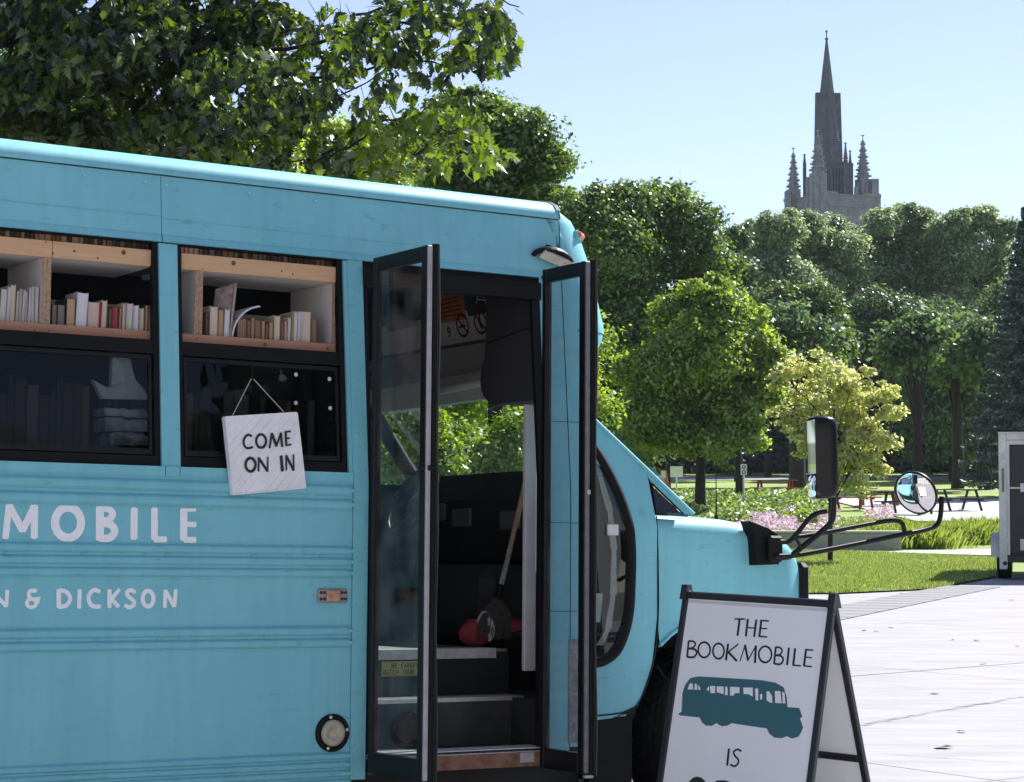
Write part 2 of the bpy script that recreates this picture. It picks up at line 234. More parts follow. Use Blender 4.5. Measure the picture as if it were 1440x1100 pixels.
# ---------------------------------------------------------------- ground
M_grass = mat('grass_soil', (.075, .125, .018), .9, col2=(.15, .21, .035), nscale=1.3)
M_lawn = mat('lawn', (.16, .23, .04), .9, col2=(.25, .34, .07), nscale=.35)
M_field = mat('far_ground', (.10, .12, .07), .9, col2=(.16, .16, .11), nscale=.1)
M_conc = mat('concrete', (.255, .25, .268), .85, col2=(.35, .343, .363), nscale=1.7, bump=.3, bscale=70, stretch=(.55, 2.2, 1))
M_paver = mat('paver_grey', (.21, .21, .225), .9, col2=(.32, .32, .34), nscale=5, bump=.3, bscale=30)
M_walk = mat('walk_concrete', (.46, .45, .44), .9, noise=.12, nscale=3)
M_asph = mat('asphalt', (.055, .056, .06), .9, noise=.2, nscale=6)
M_dark = mat('black_paint', (.012, .013, .015), .45, noise=.25, nscale=12)
M_bark = mat('bark', (.030, .024, .020), .95, noise=.4, nscale=9, bump=.6, bscale=20)
def sheet(name, m, pts, z, label=None):
    b = MB(); b.add([(x, y, z) for x, y in pts], [tuple(range(len(pts)))])
    return tag(b.obj(name, m), kind='structure')
ys = [28, 36, 44, 52, 60, 70, 80, 90, 100, 112, 128, 140]
b = MB(); b.grid([[(x, y, terr(y)-.012) for x in (-60, -20, 0, 20, 60)] for y in ys]); tag(b.obj('lawn', M_lawn), kind='structure')
b = MB(); b.grid([[(x, y, terr(y)-.03) for x in (-900, -200, -60, -20, 0, 20, 60, 200, 900)] for y in [-300, -60, 0, 28, 52, 70, 100, 140, 170, 220, 300, 420, 600, 900]])
tag(b.obj('ground', M_field), kind='structure')

# plaza of concrete slabs: one sheet, saw-cut joints as real slots between slab pieces near the camera
plaza = empty('plaza'); tag(plaza, kind='structure')
# slab field aligned with the joints in the photo
jd = Vector((.79, .61)).normalized(); jn = Vector((-jd.y, jd.x))
edge = [(-30, 29.9), (4.57, 29.95), (6.11, 31.19), (8.1, 35.6), (16, 44.5), (60, 60), (60, -90), (-60, -90), (-60, 29.9)]
sheet('plaza_base', M_conc, [(p[0], p[1]) for p in edge], .000)
slab_org = Vector((2.46, 10.94))
def clip(poly, n, c, keep):
    out = []
    for i in range(len(poly)):
        a, b_ = poly[i], poly[(i+1) % len(poly)]; da = (a.dot(n)-c)*keep; db = (b_.dot(n)-c)*keep
        if da >= 0: out.append(a)
        if da*db < 0: out.append(a+(b_-a)*(da/(da-db)))
    return out
low = Vector((7.04-3.71, 31.4-24.07)).normalized(); lown = Vector((low.y, -low.x))   # towards camera right
lc = Vector((3.71, 24.07)).dot(lown)
for i in range(-4, 4):
    for j in range(-3, 6):
        sx, sy = 4.6, 4.6
        o = slab_org + jd*(i*sx) + jn*(j*sy)
        poly = [o+jd*.006+jn*.006, o+jd*(sx-.006)+jn*.006, o+jd*(sx-.006)+jn*(sy-.006), o+jd*.006+jn*(sy-.006)]
        poly = clip(poly, lown, lc+.01, 1)
        if len(poly) < 3: continue
        c = sum(poly, Vector((0, 0)))/len(poly)
        if c.y < 3 or c.y > 34 or c.x > 16 or c.x < -9: continue
        mb = MB(); dz = .006+.001*((i*3+j*5) % 3)
        mb.prism([(p.x, p.y, .002) for p in poly], (0, 0, dz))
        o_ = mb.obj('slab', M_conc, plaza)
# paver strip
pv = MB(); pvb = sheet('paver_base', M_paver, [(3.71, 24.07), (7.04, 31.4), (7.9, 33.3), (7.1, 33.3), (6.30, 31.4), (2.98, 24.07), (.0, 17.5), (.73, 17.5)], .006)
strip = empty('paving_strip'); tag(strip, kind='structure')
hd = low; hn = Vector((-hd.y, hd.x)); pm = MB(); k = 0; M_pavers = [mat('paver%d' % q, (c, c, c*1.06), .9, noise=.15, nscale=12) for q, c in enumerate((.17, .21, .25))]
proto = {}
for i in range(0, 62):
    for j in range(0, 4):
        o = Vector((3.74, 24.1)) + hd*((i-14)*.20) + hn*(.015+j*.2)
        if i > 56: break
        key = (i*7+j*3) % 3
        if key not in proto:
            mb = MB(); mb.bbox(.004, .205, .004, .205, 0, .012, .003); proto[key] = mb.mesh('paver', M_pavers[key])
        if k < 300:
            ob = bpy.data.objects.new('paver', proto[key]); COL.objects.link(ob); ob.parent = strip
            ob.location = (o.x, o.y, .007); ob.rotation_euler = (0, 0, math.atan2(hd.y, hd.x)); k += 1
        else: pm.box(.004, .205, .004, .205, .007, .019, Matrix.Translation((o.x, o.y, 0)) @ Matrix.Rotation(math.atan2(hd.y, hd.x), 4, 'Z'))
tag(pm.obj('far_pavers', M_pavers[1], strip), kind='stuff')
sheet('sidewalk', M_walk, [(8.3, 48.3), (12.5, 44.2), (30, 44), (40, 50), (12.6, 51.6), (8.8, 49.2)], .03)
b = MB(); b.grid([[(x, y, terr(y)+.02) for x in (-120, -40, 0, 10, 20, 40, 120)] for y in (114, 118, 122)]); tag(b.obj('road', mat('road_grey', (.26, .26, .26), .9, noise=.15)), kind='structure')
b = MB(); b.grid([[(x, y, terr(y)+.03) for x in (12.5, 18, 24, 30)] for y in (66, 72, 78, 86)]); tag(b.obj('patio', M_walk), kind='structure')
sheet('near_lawn_soil', M_grass, [(-12, 29.97), (4.57, 30.0), (6.11, 31.25), (8.08, 35.65), (10.3, 44.2), (8.4, 48.2), (6.4, 50.2), (-12, 50.2)], .02)

# a few bits of debris on the plaza
M_deb = mat('dry_leaf', (.09, .06, .04), .9)
for px, py, s in [(1215,887,.04),(1232,888,.035),(1253,883,.04),(1339,900,.03),(1374,901,.045),(1382,934,.04),(1314,975,.045),(1352,1029,.035),(1326,1051,.07),(1431,909,.03),(1422,844,.05),(1288,825,.09),(1270,835,.07),(1300,822,.08),(1318,829,.06),(1180,860,.03)]:
    a = at(px, py, 20); d = (a-Vector((0,0,CAMZ))); p = Vector((0,0,CAMZ)) + d*(-(CAMZ-.014)/d.z)
    mb = MB(); r_ = random.random()*3
    vs = [(p.x+s*math.cos(r_+q)*(.6+.4*random.random()), p.y+s*math.sin(r_+q)*.7, .013+.012*random.random()) for q in (0,1.1,2.2,3.1,4.2,5.3)]
    mb.add(vs, [(0,1,2),(0,2,3),(0,3,4),(0,4,5)])
    tag(mb.obj('fallen_leaf', M_deb), 'small dry brown leaf lying on the pale concrete plaza', 'leaf', 'dry leaves scattered on the plaza')

# worn dashed rub mark and hairline cracks across the slabs
mk = MB(); rk = random.Random(5)
def gp(px, py):
    a = at(px, py, 20)-Vector((0, 0, CAMZ)); return Vector((0, 0, CAMZ))+a*(-(CAMZ-.0125)/a.z)
for q in range(46):
    t = q/45; c_ = gp(1216+224*t+rk.uniform(-2, 2), 1019-39*t-6*t*(1-t)+rk.uniform(-1, 1)); l_ = rk.uniform(.03, .085); w_ = rk.uniform(.004, .012)
    d_ = Vector((.95, .3+rk.uniform(-.15, .15), 0)); n_ = Vector((-.3, .95, 0)); mk.add([c_-d_*l_, c_-n_*w_, c_+d_*l_, c_+n_*w_], [(0, 1, 2, 3)])
for (x0, y0, x1, y1) in ((1200, 943, 1362, 938), (1200, 912, 1245, 911), (1190, 957, 1300, 968), (1205, 984, 1265, 988), (1230, 880, 1290, 874), (1240, 1060, 1430, 1072)):
    P_ = [gp(x0+(x1-x0)*t+rk.uniform(-3, 3), y0+(y1-y0)*t+rk.uniform(-.6, .6)) for t in np.linspace(0, 1, 9)]
    for a, b_ in zip(P_[:-1], P_[1:]):
        w_ = rk.uniform(.0015, .005); mk.add([a+Vector((0, w_, 0)), a-Vector((0, w_, 0)), b_-Vector((0, w_, 0)), b_+Vector((0, w_, 0))], [(0, 1, 2, 3)])
tag(mk.obj('paving_marks', mat('worn_mark', (.17, .17, .175), .95)), kind='stuff')
# ---------------------------------------------------------------- foliage tools
def soup(name, V, F, tone, m, parent=None, kind=None):
    """many small polygons as one mesh. V (n,k,3) faces of k corners"""
    n, k = V.shape[:2]; me = bpy.data.meshes.new(name)
    me.vertices.add(n*k); me.vertices.foreach_set('co', V.reshape(-1).astype(np.float32))
    me.loops.add(n*k); me.loops.foreach_set('vertex_index', np.arange(n*k, dtype=np.int32))
    me.polygons.add(n); me.polygons.foreach_set('loop_start', np.arange(0, n*k, k, dtype=np.int32))
    me.polygons.foreach_set('loop_total', np.full(n, k, dtype=np.int32))
    me.update(calc_edges=True)
    a = me.attributes.new('tone', 'FLOAT', 'FACE'); a.data.foreach_set('value', tone.astype(np.float32))
    me.materials.append(m)
    o = bpy.data.objects.new(name, me); COL.objects.link(o)
    if parent: o.parent = parent
    if kind: o['kind'] = kind
    return o
def rnd_frames(n, up):
    """random orthonormal (t,b,nrm) with normals biased along up (n,3)"""
    nr = rng.normal(size=(n, 3)); nr /= np.linalg.norm(nr, axis=1)[:, None]
    nr = nr*.75+up; nr /= np.linalg.norm(nr, axis=1)[:, None]
    t = rng.normal(size=(n, 3)); t -= nr*(t*nr).sum(1)[:, None]; t /= np.linalg.norm(t, axis=1)[:, None]
    return t, np.cross(nr, t), nr
def leaf_quads(P, up, size, aspect=.62):
    n = len(P); t, b, nr = rnd_frames(n, up); s = size*(.6+.8*rng.random(n))[:, None]
    return np.stack([P-t*s*.5, P+b*s*aspect*.5-nr*s*.08, P+t*s*.5, P-b*s*aspect*.5-nr*s*.08], 1)
def crown_points(c, rad, nl, n, lobe=.34, droop=0., shell=.8, seed=0, clump=.3, per=16):
    g = np.random.default_rng(seed+5); rad = np.array(rad, float)
    d = g.normal(size=(nl, 3)); d /= np.linalg.norm(d, axis=1)[:, None]
    C_ = d*g.uniform(.35, .84, nl)[:, None]*rad
    lr = g.uniform(.55, 1.25, nl)*lobe*rad.mean()
    m = max(1, n//per); w_ = lr**2/np.sum(lr**2); k0 = g.choice(nl, m, p=w_)
    dd = g.normal(size=(m, 3)); dd[:, 2] += .25; dd /= np.linalg.norm(dd, axis=1)[:, None]
    rf = np.where(g.random(m) < shell, g.uniform(.8, 1.1, m), g.uniform(.2, .8, m)); rf *= 1+.14*np.sin(dd[:, 0]*9+k0)*np.cos(dd[:, 2]*8+k0*2)
    Pc = C_[k0]+dd*(lr[k0]*rf)[:, None]*np.array([1, 1, .85])
    P = np.repeat(Pc, per, 0); D_ = np.repeat(dd, per, 0); k = np.repeat(k0, per)
    P = P+g.normal(size=P.shape)*clump*np.array([1, 1, .55])
    up = D_*.5+np.array([0, 0, .55])
    return P+np.array(c), up, C_+np.array(c), lr, k
def blob_points(blobs, D, n, cc0, clump, seed, per=16, zd=.9):
    g = np.random.default_rng(seed+500); C_ = []; lr = []
    for q, (px, py, r_) in enumerate(blobs):
        d_ = D+g.uniform(-.5, .5)*zd*3*np.mean([b_[2] for b_ in blobs])*D/FPX; v = at(px, py, d_); C_.append((v.x-cc0[0], v.y-cc0[1], v.z-cc0[2])); lr.append(r_*.9*D/FPX)
    C_ = np.array(C_); lr = np.array(lr)
    # each lobe carries sprays of leaves pushed out of its surface, flattened and uneven in size
    sp = 78; m = max(8, n//sp); w_ = lr**2/np.sum(lr**2); k0 = g.choice(len(lr), m, p=w_)
    dd = g.normal(size=(m, 3)); dd[:, 2] += .15; dd /= np.linalg.norm(dd, axis=1)[:, None]
    rf = np.where(g.random(m) < .85, g.uniform(.62, 1.12, m), g.uniform(.1, .6, m))
    Pc = C_[k0]+dd*(lr[k0]*rf)[:, None]; sg = (lr[k0]**.5*np.mean(lr)**.5)*g.uniform(.12, .36, m)
    P = np.repeat(Pc, sp, 0); q = g.normal(size=(m*sp, 3)); q *= np.array([1.15, 1.15, .55])
    rad_ = np.linalg.norm(q, axis=1); q[:, 2] -= .22*rad_                      # tips hang
    P = P+q*np.repeat(sg, sp)[:, None]
    up = np.repeat(dd, sp, 0)*.35+np.array([0, 0, .55])+q*.12
    return P, up, C_, lr, np.repeat(k0, sp)
def tree(name, label, px, py, rx, ry, D, nl, n, size, m, group=None, base=None, seed=0, depth=.8, lobe=.34, trunk=.2, tint=None, gz=None, cat='tree', limbs=10, blobs=None):
    if blobs:
        px = sum(b_[0] for b_ in blobs)/len(blobs); py = sum(b_[1] for b_ in blobs)/len(blobs); rx = ry = 60
    c = at(px, py, D); sx = D/FPX; rad = (rx*sx, max(rx, ry)*sx*depth, ry*sx)
    bx = at(base, py, D).x if base is not None else c.x
    g0 = terr(D) if gz is None else gz
    root = empty(name, loc=(bx, D, g0)); tag(root, label, cat, group)
    cc = np.array([c.x-bx, 0, c.z-g0])
    if not blobs: P, up, LC, LR, k = crown_points(cc, rad, nl, n, lobe, seed=seed, clump=size*1.25)
    if blobs: P, up, LC, LR, k = blob_points(blobs, D, n, (bx, D, g0), size*1.25, seed); nl = len(LC)
    keep = P[:, 2] > .25
    P, up, k = P[keep], up[keep], k[keep]
    Q = leaf_quads(P, up, size)
    tone = np.clip(rng.random(len(P))*.7 + .3*np.random.default_rng(seed).random(nl)[k], 0, 1)
    soup('crown', Q, None, tone, m, root)
    mb = MB(); top = cc[2]+rad[2]*.3; lean = cc[0]*.5
    zs = np.linspace(0, top, 7)
    tr = [(lean*(z/top)**2.2+random.uniform(-.06, .06)*trunk*4, random.uniform(-.05, .05), z) for z in zs]
    tr[0] = (0, 0, -.1)
    mb.tube(tr, [trunk*(1.25-.9*i/6) for i in range(7)], 9)
    for q in range(min(limbs, nl)):
        e = LC[q % nl]; s0 = Vector(tr[2+q % 4]); e = Vector(e); mid = (s0+e)/2+Vector((0, 0, .08*(e-s0).length))
        mb.tube([s0, mid, e], [trunk*.38, trunk*.22, trunk*.07], 6)
    mb.obj('trunk', M_bark, root)
    return root
L_mid = leafmat('leaf_mid', (.020, .060, .010), (.23, .35, .07), .46)
L_dark = leafmat('leaf_dark', (.018, .052, .018), (.17, .27, .09), .42)
L_yel = leafmat('leaf_yellow', (.20, .28, .045), (.76, .76, .34), .5, .10)
L_bright = leafmat('leaf_bright', (.040, .12, .012), (.46, .58, .10), .52)
L_grey = leafmat('leaf_grey', (.070, .125, .05), (.44, .54, .28), .46)
L_con = leafmat('needle', (.04, .07, .06), (.15, .20, .16), .2)
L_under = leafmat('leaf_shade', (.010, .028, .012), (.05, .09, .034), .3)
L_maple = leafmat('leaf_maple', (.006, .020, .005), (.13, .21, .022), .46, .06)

# ---------------------------------------------------------------- trees of the park
T = tree
T('broadleaf_tree', 'rounded dark green tree rising behind the roof of the blue bus', 690, 232, 112, 108, 46, 34, 66000, .115, L_mid, seed=1, trunk=.22, base=700, blobs=[(640,165,42),(690,172,45),(740,195,42),(768,232,32),(720,240,60),(650,230,60),(605,180,28),(690,285,60),(775,272,24),(665,140,20)])
T('broadleaf_tree', 'tall dense dark green tree directly right of the front of the bus', 900, 440, 135, 198, 78, 60, 125000, .165, L_mid, seed=2, trunk=.14, base=1040, blobs=[(832,300,40),(880,290,40),(935,285,38),(975,315,38),(1003,355,30),(860,350,55),(930,352,58),(985,395,42),(838,420,60),(905,440,62),(860,505,60),(838,575,60),(925,520,60),(880,600,55),(812,295,25),(1030,372,16),(795,350,30),(1000,430,40),(960,480,60)])
T('broadleaf_tree', 'lower rounded tree with bright yellow green foliage hanging beside the tall dark one', 968, 530, 145, 138, 66, 54, 100000, .145, L_bright, seed=3, trunk=.16, base=985, blobs=[(985,420,34),(1018,440,35),(1052,475,32),(1082,500,22),(948,440,30),(990,490,55),(1048,530,45),(935,520,50),(1000,570,52),(915,590,45),(1040,585,38),(975,612,30),(893,605,25),(1005,622,22),(1082,545,18),(940,622,16),(1030,615,14),(1099,492,15),(1064,442,13),(1004,398,15),(1090,560,12),(868,642,12),(1016,645,12),(905,560,30),(1060,620,16),(880,520,22)])
T('young_tree', 'small young tree with pale yellow leaves and a thin trunk on the lawn', 1176, 600, 104, 112, 42.2, 40, 19000, .085, L_yel, base=1166, seed=4, trunk=.045, lobe=.22, limbs=16, gz=0.02, blobs=[(1125,520,24),(1165,515,24),(1200,540,28),(1095,530,15),(1240,550,20),(1150,560,38),(1200,580,38),(1098,580,18),(1252,578,18),(1180,620,38),(1230,620,28),(1140,620,26),(1200,660,33),(1240,655,18),(1165,668,18),(1215,688,13),(1118,600,18),(1260,630,10),(1140,500,8),(1222,520,10)])
far = [([(1035,335,16),(1040,380,20),(1045,430,26),(1025,470,24)], 112, L_dark, 'narrow dark tree filling the gap left of the feathery tree'),
       ([(1070,335,26),(1100,325,26),(1058,370,22),(1085,385,36),(1050,345,12),(1060,420,30),(1115,400,34),(1078,312,14),(1112,306,12),(1052,318,10)], 120, L_grey, 'feathery grey green tree left of the church tower'),
       ([(1135,322,26),(1165,328,28),(1150,355,34),(1188,345,26),(1200,330,14),(1120,365,28),(1180,385,36),(1150,410,36),(1195,420,30)], 128, L_grey, 'grey green tree whose top hides the foot of the church tower'),
       ([(1238,312,22),(1265,306,24),(1295,312,22),(1240,345,32),(1285,350,36),(1225,385,32),(1270,395,38),(1215,345,16),(1310,345,24),(1245,430,34),(1300,420,34),(1250,296,12),(1282,294,12),(1222,325,10),(1315,370,26)], 132, L_grey, 'broad airy tree just right of the church tower'),
       ([(1335,318,22),(1368,308,24),(1398,328,22),(1350,355,36),(1392,372,28),(1330,385,32),(1375,405,36),(1410,350,18),(1340,430,34),(1400,430,34),(1430,400,30),(1352,302,12),(1385,300,14),(1418,322,16),(1318,330,18)], 130, L_grey, 'airy pale tree between the church tower and the dark conifer'),
       ([(1100,428,32),(1145,430,34),(1168,462,28),(1120,478,44),(1080,450,24),(1180,490,20),(1150,510,30),(1075,510,34)], 104, L_mid, 'mid green tree behind the pale yellow young tree'),
       ([(1225,440,36),(1260,450,40),(1215,490,40),(1270,510,48),(1235,550,48),(1190,530,34),(1290,470,30),(1225,600,36),(1285,585,38),(1265,625,26),(1200,615,22)], 118, L_dark, 'dark shaded tree in the middle of the background row'),
       ([(1320,450,34),(1350,480,44),(1310,520,46),(1365,550,48),(1320,590,50),(1300,455,20),(1385,500,34),(1350,620,32),(1300,620,26),(1380,625,24)], 112, L_dark, 'deep green shaded tree left of the trailer'),
       ([(1395,450,34),(1420,420,30),(1405,510,48),(1430,570,50),(1390,600,44),(1435,480,40)], 122, L_dark, 'tall dark tree partly behind the conifer')]
for i, (bl, D, m, lab) in enumerate(far):
    T('park_tree', lab, 0, 0, 0, 0, D, 0, 60000, .20, m, 'trees in the row behind the lawn', seed=20+i, trunk=.16, blobs=bl)
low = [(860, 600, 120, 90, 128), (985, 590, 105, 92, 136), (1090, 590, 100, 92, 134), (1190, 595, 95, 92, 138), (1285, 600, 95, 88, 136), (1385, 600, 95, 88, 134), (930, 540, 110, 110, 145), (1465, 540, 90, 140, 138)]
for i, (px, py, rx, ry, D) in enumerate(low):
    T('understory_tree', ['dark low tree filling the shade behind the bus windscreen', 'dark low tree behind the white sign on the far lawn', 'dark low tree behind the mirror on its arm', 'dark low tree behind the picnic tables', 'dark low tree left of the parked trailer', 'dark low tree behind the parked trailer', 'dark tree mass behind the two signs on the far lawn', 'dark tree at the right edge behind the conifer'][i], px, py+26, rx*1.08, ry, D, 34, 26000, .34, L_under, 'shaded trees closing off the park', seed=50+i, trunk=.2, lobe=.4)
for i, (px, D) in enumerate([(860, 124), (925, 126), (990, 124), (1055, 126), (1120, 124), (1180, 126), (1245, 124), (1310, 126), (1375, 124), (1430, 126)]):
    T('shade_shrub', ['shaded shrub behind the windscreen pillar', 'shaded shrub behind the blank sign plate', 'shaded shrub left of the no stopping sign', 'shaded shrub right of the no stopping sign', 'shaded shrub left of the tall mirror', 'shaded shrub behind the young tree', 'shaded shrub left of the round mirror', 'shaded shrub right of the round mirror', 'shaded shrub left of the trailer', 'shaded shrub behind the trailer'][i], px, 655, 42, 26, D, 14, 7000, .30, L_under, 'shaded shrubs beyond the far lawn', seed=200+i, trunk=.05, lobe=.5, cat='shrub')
# trees behind the bus, seen above its roof and through its windows
beh = [(60, 180, 170, 150, 40, L_mid), (300, 235, 140, 95, 38, L_bright), (470, 250, 110, 80, 42, L_bright), (600, 560, 150, 150, 50, L_bright), (760, 560, 110, 150, 56, L_bright), (380, 560, 140, 150, 52, L_mid), (-40, 420, 150, 170, 48, L_mid), (180, 500, 140, 150, 55, L_mid)]
for i, (px, py, rx, ry, D, m) in enumerate(beh):
    T('shade_tree', ['dark tree seen above the left end of the bus roof', 'sunlit tree seen above the bus roof over the left window', 'sunlit tree seen above the roof over the hanging board', 'sunlit tree seen through the open bus door', 'sunlit tree seen through the driver window of the bus', 'tree standing behind the middle of the bus', 'tree standing behind the rear of the bus', 'tree standing behind the shelf windows of the bus'][i], px, py, rx, ry, D, 34, 26000 if i < 5 else 6000, .13 if i < 5 else .2, m, 'trees standing behind the bus', seed=70+i, trunk=.16, lobe=.3)
for i, (px, D) in enumerate(((500, 33), (590, 31), (680, 32), (770, 34))):
    T('garden_shrub', ['leftmost leafy shrub', 'second leafy shrub', 'third leafy shrub', 'rightmost leafy shrub'][i]+' seen through the open door and driver window', px, 640, 75, 75, D, 22, 11000, .085, L_bright, 'shrubs behind the bus', seed=160+i, trunk=.04, lobe=.36, cat='shrub')
# conifer at the right edge
D = 88; c = at(1440, 300, D); root = empty('spruce', loc=(at(1450, 500, D).x, D, terr(D)))
tag(root, 'dark bluish spruce with drooping boughs at the right edge of the park', 'tree')
H = 12.2; mb = MB(); mb.tube([(0,0,-.1), (0,0,H*.5), (0,0,H)], [.25, .16, .02], 8); 
PP = []; UU = []
for i in range(150):
    z = .8+(H-.9)*(i/150.)**.9; a = i*2.399; ln = (H-z)*.26+.25; d = Vector((math.cos(a), math.sin(a), 0))
    pts = [Vector((0,0,z))+d*ln*t+Vector((0,0,-.35*ln*t+.28*ln*t*t)) for t in (0,.35,.7,1)]
    mb.tube(pts, [.035, .025, .015, .005], 4, cap=False)
    n_ = int(90+110*ln)
    for q in range(n_):
        t = random.random()**.7; p = Vector((0,0,z))+d*ln*t+Vector((0,0,-.35*ln*t+.28*ln*t*t)); s_ = random.uniform(-1,1)*ln*.30*(1-t*.75)
        p += Vector((-d.y, d.x, 0))*s_+Vector((0,0,random.uniform(-.22,.05))); PP.append(p); UU.append((0,0,.6))
mb.obj('trunk', M_bark, root)
soup('boughs', leaf_quads(np.array(PP), np.array(UU), .26, .3), None, rng.random(len(PP)), L_con, root)

# ---------------------------------------------------------------- near maple overhanging from the left
D0 = 17.5
root = empty('maple_tree', loc=(at(-260, 600, D0).x, D0, 0)); RX = root.location.copy()
tag(root, 'large maple reaching its leafy branches over the bus from the left', 'tree')
def mp(px, py, dz=0): return at(px, py, D0+dz)-RX
tr = MB(); tr.tube([(0,0,-.1), (.05,0,1.5), (0,0,3.2), (.1,.1,5), (.3,0,7)], [.32,.27,.24,.2,.14], 12); tr.obj('trunk', M_bark, root)
lobes = [(0,.0),(.16,-.10),(.30,-.42),(.26,-.14),(.55,-.34),(.42,-.06),(.62,.0)]
half = [(0,0),(.10,.10),(.02,.30),(.20,.22),(.34,.50),(.42,.28),(.50,.40),(.54,.22),(.66,.24),(.74,.12),(1.0,0)]
outl = half+[(x,-y) for x, y in half[-2:0:-1]]
lm = MB(); nO = len(outl)
lm.add([(x, y*.86, -1.15*abs(y)**1.5-.30*x*x+.10*math.sin(7*x)) for x, y in outl]+[(.42, 0, -.02)], [(i, (i+1) % nO, nO) for i in range(nO)])
leafV = np.array(lm.v); leafF = [f for f in lm.f]
leaf_meshes = []
for q in range(6):
    me = lm.mesh('leaf', L_maple); a = me.attributes.new('tone', 'FLOAT', 'FACE'); a.data.foreach_set('value', [q/5.]*len(me.polygons)); leaf_meshes.append(me)
branches = [  # pixel polylines, thickness (m), leaf density per m, spread
 [[(-260,300),(-40,190),(120,120),(300,60),(420,40)], .05, 0, 0],
 [[(-260,380),(-60,260),(90,235),(250,215),(330,200)], .04, 0, 0],
 [[(-100,100),(60,40),(220,-10),(360,-30)], .04, 0, 0],
 [[(120,120),(190,140),(260,195),(340,235),(430,225)], .03, 0, 0],
 [[(260,120),(360,75),(450,60),(520,35),(600,30),(700,30)], .035, 0, 0],
 [[(300,150),(400,158),(440,150),(500,125),(560,90)], .016, 0, 0],
 [[(380,105),(470,110),(540,90),(610,85),(660,100)], .022, 0, 0],
 [[(240,250),(360,248),(480,245),(600,243),(690,205)], .022, 0, 0],
 [[(440,230),(490,210),(530,175),(580,160),(640,190),(700,215)], .018, 0, 0],
 [[(500,20),(580,5),(680,-15),(730,10)], .018, 0, 0]]
bm_ = MB(); ends = []
for bi, (pl, th, _, _) in enumerate(branches):
    pts = []; dzs = (-.6, .5, 0, .3, -.4, .2, -.2, .4, -.3, .1)[bi]
    for i in range(len(pl)-1):
        for t in np.linspace(0, 1, 5)[:-1]:
            x = pl[i][0]*(1-t)+pl[i+1][0]*t; y = pl[i][1]*(1-t)+pl[i+1][1]*t
            pts.append(mp(x+random.uniform(-3,3), y+random.uniform(-3,3), dzs+random.uniform(-.03,.03)))
    pts.append(mp(*pl[-1], dzs)); bm_.tube(pts, [th*.55*(1-.85*i/len(pts))+.003 for i in range(len(pts))], 6)
bm_.obj('branch', M_bark, root)
# spray centres (px, py, rx, ry, leaf count)
sprays = [(20,60,130,90,520),(140,30,120,70,480),(60,160,110,60,430),(190,110,120,70,450),(300,40,110,60,430),(330,120,80,60,300),(260,190,90,40,170),(390,150,55,40,130),(150,215,120,30,190),(20,215,60,35,160),(380,50,60,45,180),
 (440,110,45,45,110),(500,60,60,45,90),(560,40,70,45,170),(640,40,70,50,200),(690,50,40,50,90),(600,85,60,30,90),(500,125,50,30,60),(545,140,40,30,30),(455,30,40,22,14),
 (560,180,60,30,90),(630,190,60,35,120),(580,220,90,25,110),(665,215,50,25,60),(480,215,50,28,60),(520,165,30,20,16),(410,215,50,25,60),(640,150,50,18,24),(700,15,30,25,30)]
cand = []
tw = MB()
for (px, py, rx, ry, n) in sprays:
    cz = random.uniform(-.8, .9)
    for q in range(int(n*(3.4 if px < 420 else 1.9))):
        a = random.uniform(0, 2*math.pi); r_ = math.sqrt(random.random())
        x = px+rx*r_*math.cos(a)*1.05; y = py+ry*r_*math.sin(a)*1.05
        if y < -60: continue
        # gaps of sky through the crown
        g_ = math.sin(x*.031+1.3)*math.cos(y*.045+.4)+.6*math.sin(x*.083+y*.06)
        if g_ < (-.45 if x > 400 else -.95) and random.random() < .88: continue
        if (x-140)**2/55**2+(y-130)**2/26**2 < 1 and random.random() < .6: continue
        if (x-165)**2/40**2+(y-160)**2/14**2 < 1 and random.random() < .7: continue
        cand.append((x, y, cz+random.uniform(-1.1, 1.1)))
    for q in range(max(2, n//16)):
        a = random.uniform(0, 6.28); p0 = mp(px, py, cz); p1 = mp(px+rx*.95*math.cos(a), py+ry*.95*math.sin(a), cz+random.uniform(-.6,.6))
        tw.tube([p0, (p0+p1)/2+Vector((0,0,.10)), p1], [.006, .004, .001], 4)
for (x0,y0),(x1,y1) in [((455,60),(430,-5)),((470,55),(478,0)),((540,30),(556,-10)),((500,40),(520,12)),((490,45),(486,5)),((437,150),(446,185)),((458,150),(470,188)),((600,150),(520,235)),((460,5),(452,40)),((448,60),(440,28)),((520,45),(548,15))]:
    p0, p1 = mp(x0,y0), mp(x1,y1); tw.tube([p0, (p0+p1)/2+Vector((.03,0,.02)), p1], [.006,.004,.0015], 4)
tag(tw.obj('twigs', M_bark, root), kind='stuff')
random.shuffle(cand)
def leafM(x, y, dz, s):
    p = mp(x, y, dz)
    # hanging leaves: tip mostly down, blade facing about
    yaw = random.uniform(0, 6.28); drp = R(random.gauss(42, 30)); roll = R(random.gauss(0, 30))
    return Matrix.Translation(p) @ Matrix.Rotation(yaw, 4, 'Z') @ Matrix.Rotation(drp, 4, 'Y') @ Matrix.Rotation(roll, 4, 'X') @ Matrix.Diagonal((s*random.uniform(.8, 1.15), s*random.uniform(.6, 1.1), s*random.uniform(-.8, 1.6), 1))
allV = []; allT = []
front = sorted(range(len(cand)), key=lambda i: cand[i][2] - (1.5 if 0 < cand[i][0] < 740 and 0 < cand[i][1] < 250 else -5))[:300]
fs_ = set(front)
